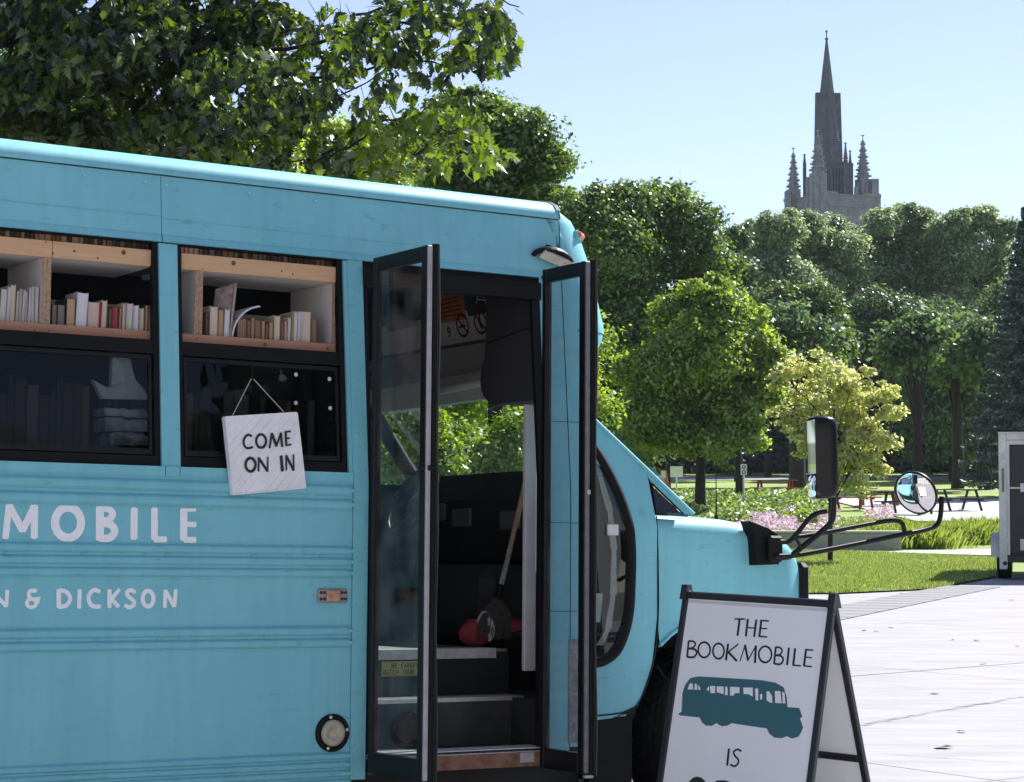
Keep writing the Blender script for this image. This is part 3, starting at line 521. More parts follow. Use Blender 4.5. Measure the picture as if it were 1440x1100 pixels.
for i, (x, y, dz) in enumerate(cand):
    s = random.uniform(.08, .155); Mx = leafM(x, y, dz, s)
    tn = random.random()**1.8
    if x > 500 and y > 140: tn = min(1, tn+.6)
    if i in fs_:
        o = bpy.data.objects.new('leaf', leaf_meshes[min(5, int(tn*5.99))]); COL.objects.link(o); o.parent = root; o.matrix_local = Mx
    else:
        m3 = np.array(Mx); V = leafV @ m3[:3, :3].T + m3[:3, 3]
        for f in leafF: allV.append(V[list(f)])
        allT += [tn]*len(leafF)
# upper canopy of the same tree: shades the boughs in view
n = 16000; cx_ = rng.uniform(-500, 560, n); cy_ = rng.uniform(-560, -20, n); Dz = rng.uniform(17.5, 22.5, n)
ok_ = (np.sin(cx_*.02)+np.cos(cy_*.025+cx_*.01)+rng.random(n)*1.2) > .1; cx_, cy_, Dz = cx_[ok_], cy_[ok_], Dz[ok_]
PC = np.array([tuple(at(a, b_, d)-RX) for a, b_, d in zip(cx_, cy_, Dz)])
soup('upper_canopy', leaf_quads(PC, np.tile([0, 0, .8], (len(PC), 1)), .19, .8), None, rng.random(len(PC))*.5, L_maple, root, 'stuff')
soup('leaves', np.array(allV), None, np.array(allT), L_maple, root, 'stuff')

# ---------------------------------------------------------------- limestone hall, added unseen behind the viewer for fill light and reflections
M_lime = mat('limestone', (.52, .50, .46), .9, col2=(.62, .60, .56), nscale=.8)
hall = empty('stone_hall', loc=(0, -17, 0)); tag(hall, 'long pale limestone hall across the plaza behind the viewer, mirrored in the bus glass', 'building')
mb = MB(); xs_ = [-32+4*i for i in range(17)]
for i in range(16):
    x0 = xs_[i]
    mb.box(x0, x0+1.3, -.4, 0, 0, 11); mb.box(x0+2.7, x0+4, -.4, 0, 0, 11)
    for z0, z1 in ((0, 1.2), (3.4, 4.8), (7.0, 8.4), (10.2, 11)): mb.box(x0+1.3, x0+2.7, -.4, 0, z0, z1)
mb.box(-32, 32, -10, -.41, 0, 10.9); mb.obj('wall', M_lime, hall)
M_hg = mat('hall_glass', (.02, .025, .03), .1)
hp = MB(); hp.box(0, 1.38, -.30, -.26, 0, 2.18); hm = hp.mesh('window', M_hg)
for i in range(16):
    for z0 in (1.21, 4.81, 8.41):
        if z0 > 8: continue
        o = bpy.data.objects.new('window', hm); COL.objects.link(o); o.parent = hall; o.location = (xs_[i]+1.31, 0, z0)
mb = MB(); mb.prism([(-33, .8, 11), (-33, -5, 15), (-33, -11, 11)], (66, 0, 0)); mb.obj('roof', mat('slate_roof', (.08, .085, .09), .7), hall)

for i, (x, y, r_, h) in enumerate([(24, -3, 5, 11), (31, -10, 6, 13), (42, -14, 7, 15), (38, -3, 6, 13)]):  # unseen trees added to darken the reflections in the bus glass
    root = empty('lime_tree', loc=(x, y, 0)); tag(root, ['nearest lime tree right of the plaza, mirrored dark in the bus windows', 'lime tree beside the stone hall, mirrored dark in the bus windows', 'tallest lime tree at the far right corner of the plaza', 'rounded lime tree at the right edge of the plaza'][i], 'tree', 'trees mirrored in the bus windows')
    P, up, LC, LR, k = crown_points((0, 0, h*.52), (r_, r_, h*.5), 18, 7000, .4, seed=90+i, clump=.4)
    soup('crown', leaf_quads(P, up, .5), None, rng.random(len(P)), L_under, root)
    mb = MB(); mb.tube([(0,0,-.1),(0,0,h*.3),(0,0,h*.7)], [.3,.22,.1], 8); mb.obj('trunk', M_bark, root)
# ---------------------------------------------------------------- grass, beds, flowers
def blades(name, X, Y, z, h, wd, m, lean=.35, kind='stuff', label=None, cat=None):
    n = len(X); a = rng.uniform(0, 2*np.pi, n); la = rng.uniform(0, 2*np.pi, n); ln = rng.random(n)*lean; hh = h*(.5+.8*rng.random(n))
    P = np.stack([X, Y, z], 1); t = np.stack([np.cos(a), np.sin(a), 0*a], 1)*wd/2
    tip = P+np.stack([np.cos(la)*ln*hh, np.sin(la)*ln*hh, hh], 1)
    o = soup(name, np.stack([P-t, P+t, tip], 1), None, rng.random(n), m)
    tag(o, label, cat, kind=kind); return o
L_gr = leafmat('grass_blade', (.13, .20, .04), (.40, .49, .15), .35, .05)
L_orn = leafmat('ornamental_blade', (.11, .17, .03), (.32, .40, .10), .4, .05)
n = 90000; Y = rng.uniform(30, 50, n); X = rng.uniform(0, 1, n)
edgeL = 2.5+0*Y; edgeR = np.interp(Y, [30, 31.2, 35.6, 44.2, 48.2, 50.2], [4.5, 6.1, 8.0, 10.25, 8.4, 6.4]); X = edgeL+(edgeR-edgeL)*X
dens = (np.sin(X*2.1)+np.sin(Y*1.4+X)+1.6*rng.random(n)) > -.6
blades('grass', X[dens], Y[dens], 0*X[dens]+.02, .055, .022, L_gr, .8)
def bed(name, x0, x1, y0, y1, n, h, wd, m, lean=.6, z=None):
    X = rng.uniform(x0, x1, n); Y = rng.uniform(y0, y1, n); zz = np.array([terr(q) for q in Y])
    return blades(name, X, Y, zz, h, wd, m, lean)
def edge_x(px, D): return at(px, 700, D).x
# ornamental grass (right) as clumps
px0, px1 = 1225, 1402
for i in range(15):
    D_ = 52.5+(i % 3)*2.0; x = at(px0+(px1-px0)*((i*0.37) % 1), 700, D_).x; nn = 420
    r_ = np.abs(rng.normal(0, .36, nn)); a = rng.uniform(0, 6.28, nn); la = a+rng.normal(0, .5, nn)
    P = np.stack([x+r_*np.cos(a)*1.5, D_+r_*np.sin(a), 0*a+terr(D_)], 1); hh = (.20+.42*rng.random(nn))*(1.1-.6*r_)
    tipv = P+np.stack([np.cos(la)*.3, np.sin(la)*.25, hh], 1); mid = P*.4+tipv*.6+np.array([0,0,.08]); w_ = np.stack([-np.sin(la), np.cos(la), 0*la], 1)*.016
    w_ = np.stack([0*la+.017, 0*la, 0*la], 1)
    o = soup('ornamental_grass', np.concatenate([np.stack([P-w_, P+w_, mid+w_, mid-w_], 1), np.stack([mid-w_, mid+w_, tipv, tipv], 1)]), None, np.tile(rng.random(nn), 2), L_orn)
    tag(o, 'arching clump of tall green grass in the bed left of the trailer', 'grass clump', 'ornamental grass clumps beside the trailer')
# planting bed with leafy plants behind the bus hood and pink flowers
L_bed = leafmat('bed_leaf', (.05, .11, .02), (.34, .46, .10), .45)
n = 26000; pxs = rng.uniform(925, 1165, n); Ds = rng.uniform(60, 82, n)
hgt = .30+.35*(np.sin(pxs*.06)*np.sin(Ds*.7)+1)/2
P = np.array([[(pxs[i]-720)/FPX*Ds[i], Ds[i], terr(Ds[i])] for i in range(n)]); P[:, 2] += hgt*rng.random(n)**.5
tag(soup('planting_bed', leaf_quads(P, np.tile([0, -.2, .8], (n, 1)), .15, .6), None, rng.random(n), L_bed), kind='stuff')
n = 15000; pxs = rng.uniform(1000, 1260, n); Ds = rng.uniform(53.5, 64, n)
P = np.array([[(pxs[i]-720)/FPX*Ds[i], Ds[i], terr(Ds[i])] for i in range(n)]); P[:, 2] += .28*rng.random(n)
tag(soup('low_foliage', leaf_quads(P, np.tile([0, -.2, .8], (n, 1)), .11, .3), None, rng.random(n), L_orn), kind='stuff')
M_pink = leafmat('pink_petal', (.52, .34, .42), (.80, .66, .72), .35, .03)
n = 15000; pxs = rng.uniform(1035, 1255, n); Ds = rng.uniform(55, 69, n)
keep = ((np.sin(pxs*.035+.5)+.5*np.sin(Ds*1.1+pxs*.02)) > -.35) & ~((pxs > 1120) & (pxs < 1150) & (Ds > 56)); pxs, Ds = pxs[keep], Ds[keep]; n = len(Ds)
P = np.array([[(pxs[i]-720)/FPX*Ds[i], Ds[i], terr(Ds[i])+.26] for i in range(n)]); P[:, 2] += .20*rng.random(n)
tag(soup('pink_flowers', leaf_quads(P, np.tile([0, -.3, .8], (n, 1)), .075, .9), None, rng.random(n), M_pink), kind='stuff')
# low concrete seat wall
a0, a1 = at(1080, 750, 51), at(1268, 750, 51)
mb = MB(); mb.bbox(a0.x-1.5, a1.x, 51, 51.5, -.05, .40, .015); wl = mb.obj('seat_wall', mat('wall_concrete', (.36, .35, .33), .9, noise=.15, nscale=5))
tag(wl, 'long low grey concrete seat wall in front of the pink flowers', 'wall')
mb = MB(); mb.bbox(a0.x-1.54, a1.x+.04, 50.95, 51.55, .402, .455, .01); mb.obj('coping', M_walk, wl)

# ---------------------------------------------------------------- church tower on the hill
DT = 350; gz = terr(DT); tx = at(1170, 300, DT).x; KT = DT/FPX
def tz(py): return at(1170, py, DT).z-gz
def txx(px): return (px-1170)*KT
M_st = mat('stone_grey', (.075, .088, .105), .95, noise=.3, nscale=1.1)
M_st2 = mat('stone_pale', (.24, .245, .25), .95, noise=.28, nscale=.9, bump=.4, bscale=2)
church = empty('church_tower', loc=(tx, DT, gz)); tag(church, 'dark grey gothic stone spire with four pinnacles above the tree tops', 'church')
ROT = Matrix.Rotation(R(24), 4, 'Z')
hw = 5.6; mb = MB(); ztop = tz(281)
mb.box(-hw, hw, -hw, hw, -1, ztop, ROT); mb.obj('tower_wall', M_st2, church)
mb = MB()
for s in range(4):
    Rr = ROT @ Matrix.Rotation(R(90*s), 4, 'Z')
    for (u0, u1, zz) in [(-hw-.15, -2.6, .5), (-2.6, 2.4, .15), (2.4, hw+.15, .5)]: mb.box(u0, u1, -hw-.2, -hw+.3, ztop-.02, ztop+zz, Rr)
    mb.box(-hw-.1, hw+.1, -hw-.25, -hw, ztop-1.9, ztop-1.65, Rr)
    mb.box(-.5, .5, -hw-.12, -hw, ztop-5, ztop-2.4, Rr)
mb.obj('parapet', M_st2, church)
def ngon(r_, n, z, ph=0, cx=0, cy=0): return [(cx+r_*math.cos(2*math.pi*k/n+ph), cy+r_*math.sin(2*math.pi*k/n+ph), z) for k in range(n)]
mb = MB(); rg = 2.75                     # octagon lantern
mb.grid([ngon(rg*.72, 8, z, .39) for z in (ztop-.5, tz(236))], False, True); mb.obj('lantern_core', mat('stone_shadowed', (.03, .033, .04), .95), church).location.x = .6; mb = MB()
for k in range(8):
    a = 2*math.pi*k/8+.39; c0 = Vector((rg*math.cos(a), rg*math.sin(a), 0)); a2 = a+2*math.pi/8; c1 = Vector((rg*math.cos(a2), rg*math.sin(a2), 0))
    mb.box(-.2, .2, -.2, .2, ztop-.5, tz(231), Matrix.Translation(c0) @ Matrix.Rotation(a, 4, 'Z'))
    for t in (.25, .5, .75):
        p = c0.lerp(c1, t); mb.box(-.1, .1, -.1, .1, ztop-.5, tz(238), Matrix.Translation(p) @ Matrix.Rotation(a+.39, 4, 'Z'))
for (z0, z1, rr_) in ((tz(240), tz(235), rg+.15), (tz(262), tz(260), rg), (tz(234), tz(232), rg+.3)): mb.grid([ngon(rr_, 8, z0, .39), ngon(rr_, 8, z1, .39)], False, True); mb.add(ngon(rr_, 8, z1, .39), [tuple(range(8))])
lo_ = mb.obj('lantern', M_st, church); lo_.location.x = .6
mb = MB(); mb.grid([ngon(r_, 8, tz(y_), .39) for r_, y_ in ((2.35, 236), (1.75, 180), (1.22, 132), (.62, 88), (.16, 56))], False, True); mb.lathe([(.3, tz(56)), (.34, tz(54.5)), (.1, tz(53)), (.09, tz(46)), (.22, tz(45)), (.22, tz(44)), (.0, tz(42))], seg=8)
so_ = mb.obj('spire', M_st, church); so_.location.x = -.7
for k in range(4):
    Rr = Matrix.Rotation(R(90*k+8), 4, 'Z'); mb = MB()
    mb.prism([Rr @ Vector((1.05, -.42, tz(236))), Rr @ Vector((2.35, -.42, tz(236))), Rr @ Vector((2.05, -.42, tz(131))), Rr @ Vector((.9, -.42, tz(131)))], Rr.to_3x3() @ Vector((0, .84, 0)))
    f = mb.obj('fin', M_st, church); f.location.x = -.55
    lv = MB(); Rq = Matrix.Rotation(R(90*k+53), 4, 'Z')
    for q in range(16): lv.box(1.5-.045*q, 1.95-.045*q, -.34+.012*q, .34-.012*q, tz(200)+q*.36, tz(200)+q*.36+.14, Rq)
    lv.obj('louvre', M_st2, church).location.x = -.55
def pinnacle(px, y0, ybody, ybot, wpx, yoff, rot=0):
    wpx *= 1.05
    x = txx(px); r_ = wpx*KT/2; mb = MB(); Mx = Matrix.Translation((x, yoff, 0)) @ Matrix.Rotation(R(24+rot), 4, 'Z')
    mb.box(-r_, r_, -r_, r_, tz(ybot), tz(ybody), Mx)
    for q in range(4):
        Rr = Mx @ Matrix.Rotation(R(90*q), 4, 'Z')
        mb.box(r_*.8, r_*1.25, -r_*.3, r_*.3, tz(ybot), tz(ybody)-.6, Rr)
    levels = 6; H_ = tz(y0)-tz(ybody)
    for q in range(levels):
        z = tz(ybody)+H_*.86*q/levels; rr_ = r_*(1.0-.82*q/levels)
        mb.grid([ [Mx @ Vector(v) for v in ngon(rr_*a_, 8, z+H_*b_, .39)] for a_, b_ in ((1.0, 0), (.85, .09), (.78, .125), (1.14, .128), (1.14, .14), (.8, .143))], False, True)
        for c_ in range(8):
            a = c_*math.pi/4+.2; mb.box(rr_*.8, rr_*1.42, -.08, .08, z+H_*.05, z+H_*.05+.32, Mx @ Matrix.Rotation(a, 4, 'Z'))
    mb.lathe([(.16, tz(y0)-H_*.16), (.07, tz(y0)-.6), (.07, tz(y0)-.25), (.26, tz(y0)-.2), (.26, tz(y0)-.08), (.05, tz(y0))], Matrix.Translation((x, yoff, 0)), 6)
    mb.obj('pinnacle', M_st2 if wpx > 8 else M_st, church)
pinnacle(1116.5, 207, 266, 330, 14, .6); pinnacle(1142.5, 192, 252, 330, 17, -6.6); pinnacle(1216, 188, 251, 330, 16, 1.2); pinnacle(1190, 200, 250, 330, 13, 6.6)
for px, y0, yb, w_, yo in ((1134, 214, 232, 3.5, 2), (1187, 203, 228, 4.5, -2), (1197.5, 210, 232, 3.5, 1)): pinnacle(px, y0, yb, 275, w_, yo)
for px, y0, w_, yo in ((1107, 270, 8, -.5), (1231, 252, 10, .3), (1148, 262, 8, -6.4), (1131, 256, 6, -5), (1203, 264, 4, -1)):
    mb = MB(); mb.box(txx(px)-w_*KT/2, txx(px)+w_*KT/2, yo-.7, yo+.7, -1, tz(y0)); 
    mb.prism([(txx(px)-w_*KT/2-.01, yo-.71, tz(y0+12)), (txx(px)+w_*KT/2+.3, yo-.71, tz(y0+22)), (txx(px)+w_*KT/2+.3, yo-.71, 0), (txx(px)-w_*KT/2-.01, yo-.71, 0)], (0, 1.3, 0))
    mb.obj('buttress', M_st2, church)

# thin summer haze: one closed box round everything in view
hz = MB(); hz.box(-150, 150, -30, 420, -1.5, 95); hm_ = bpy.data.materials.new('haze'); hm_.use_nodes = True; ht = hm_.node_tree; ht.nodes.clear()
ho = ht.nodes.new('ShaderNodeOutputMaterial'); pv_ = ht.nodes.new('ShaderNodeVolumePrincipled'); pv_.inputs['Color'].default_value = (.80, .88, 1, 1); pv_.inputs['Density'].default_value = .00012; pv_.inputs['Anisotropy'].default_value = .2
ht.links.new(pv_.outputs[0], ho.inputs['Volume']); ho_ = hz.obj('haze', hm_); tag(ho_, kind='stuff')
# ================================================================ the bus (local: X forward, Y into the bus, Z up)
MBUS = Matrix(((0.84321725, -0.53753066, 0.00674286, -0.58727515), (0.5369088, 0.84273255, 0.03912536, 8.67561452), (-0.02671351, -0.02937087, 0.99921156, 0.01183045), (0, 0, 0, 1)))
def teal(name, extra=0):
    m = mat(name, (.085, .345, .42), .5, spec=.32)
    t = m.node_tree; b = t.nodes['Principled BSDF']
    tc = t.nodes.new('ShaderNodeTexCoord'); n1 = t.nodes.new('ShaderNodeTexNoise'); n1.inputs['Scale'].default_value = 2.2; n1.inputs['Detail'].default_value = 8; n1.inputs['Roughness'].default_value = .7
    mp_ = t.nodes.new('ShaderNodeMapping'); mp_.inputs['Scale'].default_value = (1.2, 1.2, .5)
    t.links.new(tc.outputs['Object'], mp_.inputs[0]); t.links.new(mp_.outputs[0], n1.inputs[0])
    r = t.nodes.new('ShaderNodeValToRGB'); e = r.color_ramp.elements
    e[0].position = .3; e[0].color = (.165, .47, .54, 1); e[1].position = .75; e[1].color = (.22, .56, .63, 1)
    t.links.new(n1.outputs[0], r.inputs[0])
    # fine scuffs and chips
    n2 = t.nodes.new('ShaderNodeTexNoise'); n2.inputs['Scale'].default_value = 38; n2.inputs['Detail'].default_value = 5
    m2 = t.nodes.new('ShaderNodeMapping'); m2.inputs['Scale'].default_value = (.35, 1, 1.3); t.links.new(tc.outputs['Object'], m2.inputs[0]); t.links.new(m2.outputs[0], n2.inputs[0])
    r2 = t.nodes.new('ShaderNodeValToRGB'); q = r2.color_ramp.elements; q[0].position = .27; q[0].color = (.45, .45, .45, 1); q[1].position = .36; q[1].color = (1, 1, 1, 1)
    q3 = r2.color_ramp.elements.new(.8); q3.color = (1.12, 1.1, 1.1, 1)
    t.links.new(n2.outputs[0], r2.inputs[0])
    mx = t.nodes.new('ShaderNodeMix'); mx.data_type = 'RGBA'; mx.blend_type = 'MULTIPLY'; mx.inputs[0].default_value = .34
    t.links.new(r.outputs[0], mx.inputs[6]); t.links.new(r2.outputs[0], mx.inputs[7]); 
    m3 = t.nodes.new('ShaderNodeMapping'); m3.inputs['Scale'].default_value = (16, 16, .9); n3 = t.nodes.new('ShaderNodeTexNoise'); n3.inputs['Scale'].default_value = 1.6; n3.inputs['Detail'].default_value = 7
    t.links.new(tc.outputs['Object'], m3.inputs[0]); t.links.new(m3.outputs[0], n3.inputs[0])
    r3 = t.nodes.new('ShaderNodeValToRGB'); r3.color_ramp.elements[0].position = .30; r3.color_ramp.elements[0].color = (.80, .80, .78, 1); r3.color_ramp.elements[1].position = .52; r3.color_ramp.elements[1].color = (1, 1, 1, 1)
    t.links.new(n3.outputs[0], r3.inputs[0]); mx3 = t.nodes.new('ShaderNodeMix'); mx3.data_type = 'RGBA'; mx3.blend_type = 'MULTIPLY'; mx3.inputs[0].default_value = .30
    t.links.new(mx.outputs[2], mx3.inputs[6]); t.links.new(r3.outputs[0], mx3.inputs[7]); t.links.new(mx3.outputs[2], b.inputs['Base Color'])
    bp = t.nodes.new('ShaderNodeBump'); bp.inputs['Strength'].default_value = .22; bp.inputs['Distance'].default_value = .006
    t.links.new(n1.outputs[0], bp.inputs['Height']); t.links.new(bp.outputs[0], b.inputs['Normal'])
    mr = t.nodes.new('ShaderNodeMapRange'); mr.inputs[3].default_value = .40; mr.inputs[4].default_value = .62; t.links.new(n2.outputs[0], mr.inputs[0]); t.links.new(mr.outputs[0], b.inputs['Roughness'])
    return m
M_teal = teal('teal_paint')
M_blk = mat('black_rubber', (.006, .0065, .007), .6, noise=.3, nscale=14, spec=.18)
M_blkm = mat('black_metal', (.007, .0075, .008), .42, noise=.25, nscale=20, spec=.25)
M_int = mat('interior_grey', (.12, .122, .125), .8, noise=.12, nscale=5)
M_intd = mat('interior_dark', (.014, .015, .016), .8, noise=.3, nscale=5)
M_alu = mat('aluminium', (.55, .54, .54), .4, .6, noise=.12, nscale=25)
M_strip = mat('grey_strip', (.42, .40, .41), .55, noise=.12, nscale=25)
M_wh = mat('white_panel', (.66, .64, .66), .6, noise=.06, nscale=8)
M_liner = mat('header_liner', (.62, .62, .58), .8, noise=.08)
M_glassd = glass('dark_window_glass', (.40, .44, .44), .022, 0, .012)
M_glassc = glass('door_glass', (.84, .87, .88), .03, 0, .22)
M_glassf = glass('cab_glass', (.66, .76, .74), .045, 0, .03)
M_knob = mat('chrome', (.75, .75, .75), .2, 1.)
bus = empty('bus', MBUS); tag(bus, 'light blue bookmobile bus with open folding door and shelves behind its windows', 'bus')
def part(name, mb, m, parent=None): return mb.obj(name, m, parent or bus)
def ysd(z): return max(0, z-1.5)*.086
XR, XE = -4.4, -.083            # rear end and rear edge of door post
# skin of the lower side
for (za, zb) in ((.25, 1.51),):
    mb = MB(); mb.add([(XR, 0, za), (XE, 0, za), (XE, 0, zb), (XR, 0, zb)], [(0,1,2,3)]); mb.box(XR, XE, .004, .03, za, zb); part('side_skin', mb, M_teal)
# corrugated rub rails with scalloped ends
def rail(zs):
    prof = []
    for z, d in zs: prof.append((z, -d))
    mb = MB(); xs = [XR, -3, -2, -1, XE-.012]
    mb.grid([[(x, y, z) for z, y in prof] for x in xs], False)
    n = len(prof); mb.add([(XE-.012, y, z) for z, y in prof], [tuple(range(n))])
    # raised end caps of each ridge
    for k in range(1, n-1):
        if zs[k][1] > .0095 and k % 7 == 5: mb.bbox(XE-.03, XE+.002, -zs[k][1]-.003, 0, zs[k][0]-.008, zs[k][0]+.008, .003)
    part('rub_rail', mb, M_teal)
def ridges(z0, z1, n, d=.018):
    out = [(z0, 0), (z0, .003)]; st = (z1-z0)/n
    for k in range(n):
        c = z0+st*(k+.5)
        out += [(c-st*.40, .002), (c-st*.33, d*.55), (c-st*.20, d*.95), (c, d), (c+st*.20, d*.9), (c+st*.34, d*.45), (c+st*.40, .001)]
    return out+[(z1, .003), (z1, 0)]
rail(ridges(1.385, 1.50, 2)); rail(ridges(1.115, 1.25, 3, .016)); rail(ridges(.835, .93, 2, .017)); rail(ridges(.25, .425, 5, .014))
mb = MB(); mb.box(XR, -.905, -.003, .001, 1.51, 1.545); mb.box(-.902, -.845, -.003, .001, 1.51, 1.545); mb.box(-.842, XE, -.003, .001, 1.51, 1.545); part('belt_moulding', mb, M_teal)
# rear door post, full height with rivets
def sidequad(mb, x0, x1, z0, z1, off=0., th=.03):
    v = [(x0, ysd(z0)-off, z0), (x1, ysd(z0)-off, z0), (x1, ysd(z1)-off, z1), (x0, ysd(z1)-off, z1)]
    mb.prism(v, (0, th, 0))
def sidebar(mb, x0, x1, z0, z1, off=0., th=.03):
    if z0 < 1.5 < z1: sidequad(mb, x0, x1, z0, 1.5, off, th); sidequad(mb, x0, x1, 1.5, z1, off, th)
    else: sidequad(mb, x0, x1, z0, z1, off, th)
mb = MB(); sidebar(mb, -.081, -.012, .31, 2.43, .004, .06); post = part('door_post', mb, M_teal)
mb = MB()
for z in np.arange(.4, 2.4, .105): mb.lathe([(.0055, 0), (.004, .003), (0, .004)], Matrix.Translation((-.03, ysd(z)-.004, z)) @ Matrix.Rotation(R(90), 4, 'X'), 8)
mb.obj('rivets', M_teal, post)['kind'] = 'stuff'; mb = MB()
for z in np.arange(.45, 2.4, .14): mb.lathe([(.005, 0), (.004, .0025), (0, .003)], Matrix.Translation((-.062, ysd(z)-.004, z)) @ Matrix.Rotation(R(90), 4, 'X'), 8)
for x in (-1.5, -1.2, -.95, -.86, -.5, -.2):
    for z in (1.205, .885, 2.66, 1.47): mb.lathe([(.006, 0), (.004, .003), (0, .004)], Matrix.Translation((x+.03*math.sin(z*9), ysd(z)-.012, z)) @ Matrix.Rotation(R(90), 4, 'X'), 8)
mb.obj('screws', M_teal, post)['kind'] = 'stuff'
# window pillars
for xa, xb in ((-.916, -.838), (-1.735, -1.66), (-2.555, -2.48), (XR, -3.3)):
    mb = MB(); sidebar(mb, xa, xb, 1.545, 2.425, -.0005, .05); part('window_pillar', mb, M_teal)
mb = MB(); sidebar(mb, -.099, -.0815, 1.545, 2.425, -.0005, .05); part('window_pillar', mb, M_teal)
# cove panels above the windows, one piece per seam, and the drip trim
for xa, xb in ((XR, -.9055), (-.9025, .9675)):
    mb = MB(); sidebar(mb, xa, xb, 2.458, 2.697, 0, .02); 
    if xb < 0 or True: part('upper_panel', mb, M_teal)
for xa, xb in ((XR, -.907), (-.902, .05), (.05, .985)):
    mb = MB(); mb.prism([(xa, ysd(2.43)-.012, 2.43), (xa, ysd(2.455)-.003, 2.457), (xa, ysd(2.43)+.03, 2.457), (xa, ysd(2.43)+.03, 2.43)], (xb-xa, 0, 0)); part('drip_trim', mb, M_teal)
mb = MB()
mb.tube([(XR, ysd(2.52)-.0005, 2.53), (-.91, ysd(2.52)-.0005, 2.532)], .0016, 5); mb.tube([(-.90, ysd(2.52)-.0005, 2.525), (.1, ysd(2.52)-.0005, 2.52), (.5, ysd(2.52)-.0005, 2.522)], .0014, 5); part('crease', mb, M_teal)
# roof
RP = [(0.100, 2.700), (.098, 2.712), (.106, 2.738), (.130, 2.765), (.175, 2.786), (.26, 2.803), (.45, 2.82), (.80, 2.845), (1.15, 2.852)]
RP2 = RP + [(2.3-y, z) for y, z in RP[-2::-1]]
mb = MB(); mb.grid([[(x, y-.001, z) for y, z in RP2] for x in (XR, -3, -1.5, -.0, .984)], True); roof = part('roof', mb, M_teal)
mb = MB(); mb.tube([(.986, y-.002, z+.001) for y, z in RP2], .004, 6); mb.grid([[(x, y-.004, z+.0025) for y, z in RP2[2:7]] for x in (.975, .995)], True); part('roof_gasket', mb, mat('sealant', (.12, .16, .17), .7))
mb = MB(); mb.tube([(XR, .0985, 2.699), (.98, .0985, 2.699)], .0022, 5); part('roof_seam', mb, M_intd)
# front cap, rounded in plan
def cap_section(z, xf, r_, ys, n=9):
    """outline from the near side round the front to the far side"""
    pts = [(.985, ys, z)]
    for k in range(n+1):
        a = math.pi/2*k/n; pts.append((xf-r_+r_*math.sin(a)**.9 if a > 0 else xf-r_, ys+r_*.95*(1-math.cos(a)**.9) if k < n else ys+r_*.95, z))
    far_ = [(x, 2.3-y, z) for x, y, z in pts[::-1]]
    return pts + [(xf+.012, 1.15, z)] + far_
secs = [(1.98, 1.13, .10, ysd(1.98)), (2.08, 1.19, .14, ysd(2.08)), (2.17, 1.268, .20, ysd(2.17)), (2.225, 1.305, .24, ysd(2.225)), (2.25, 1.308, .25, ysd(2.25)), (2.33, 1.29, .25, ysd(2.33)), (2.45, 1.262, .25, ysd(2.45)), (2.55, 1.235, .25, ysd(2.55)), (2.62, 1.21, .25, .097), (2.68, 1.17, .24, .100), (2.712, 1.14, .22, .100), (2.738, 1.09, .20, .107), (2.765, 1.06, .17, .131), (2.786, 1.03, .12, .175)]
mb = MB(); rows = [cap_section(*s_) for s_ in secs]; mb.grid(rows, True)
mb.add([(.985, .175, 2.786)]+[(1.15, .4, 2.802), (.985, .4, 2.816), (1.15, 1.15, 2.83), (.985, 1.15, 2.852), (1.15, 1.9, 2.802), (.985, 1.9, 2.816)], [(0,1,2),(2,1,3,4),(4,3,5,6)], True)
mb.add(rows[-1]+[(1.0, .35, 2.812), (1.0, 1.95, 2.812)], [tuple(range(len(rows[-1])))], False)
cap_o = part('front_cap', mb, M_teal)
mb = MB(); mb.tube([Vector(p)+Vector((.0, -.002, 0)) for p in cap_section(2.21, 1.297, .236, ysd(2.21))[1:-1]], .002, 5); mb.obj('cap_seam', M_intd, cap_o)
mb = MB(); mb.tube([(.9855, ysd(z)-.001, z) for z in (2.46, 2.55, 2.62, 2.695)], .0022, 5); mb.obj('cap_seam', M_intd, cap_o)
# side behind the door to the cap
mb = MB(); sidebar(mb, .868, .985, .38, 2.43, 0, .04); part('front_post', mb, M_teal)
mb = MB(); sidebar(mb, .988, 1.10, .40, 1.98, 0, .04)
sidebar(mb, .988, 1.10, 1.984, 2.46, 0, .04) if False else None
part('corner_panel', mb, M_teal)
mb = MB()
for z in (1.36, 1.80, .98): mb.tube([(.87, ysd(z)-.0005, z), (1.10, ysd(z)-.0005, z)], .0012, 5)
mb.tube([(.9865, ysd(z)-.001, z) for z in (.4, 1.5, 2.43)], .0017, 5); part('panel_joint', mb, M_intd)
mb = MB(); mb.box(.98, 1.10, -.004, -.001, .42, .86); part('foil_patch', mb, mat('scuffed_foil', (.30, .30, .31), .45, .5, col2=(.12, .12, .125), nscale=30))
# marker lamp on the cap
mb = MB(); Mx = Matrix.Translation((1.128, .158, 2.648)) @ Matrix.Rotation(R(42), 4, 'Z') @ Matrix.Rotation(R(-12), 4, 'X')
mb.bbox(-.038, .038, -.022, .01, -.016, .016, .008, Mx); ml = part('marker_lamp', mb, mat('amber_lens', (.62, .17, .06), .3))
mb = MB(); mb.bbox(-.044, .044, -.010, .012, -.021, .021, .006, Mx); mb.obj('lamp_base', M_teal, ml)
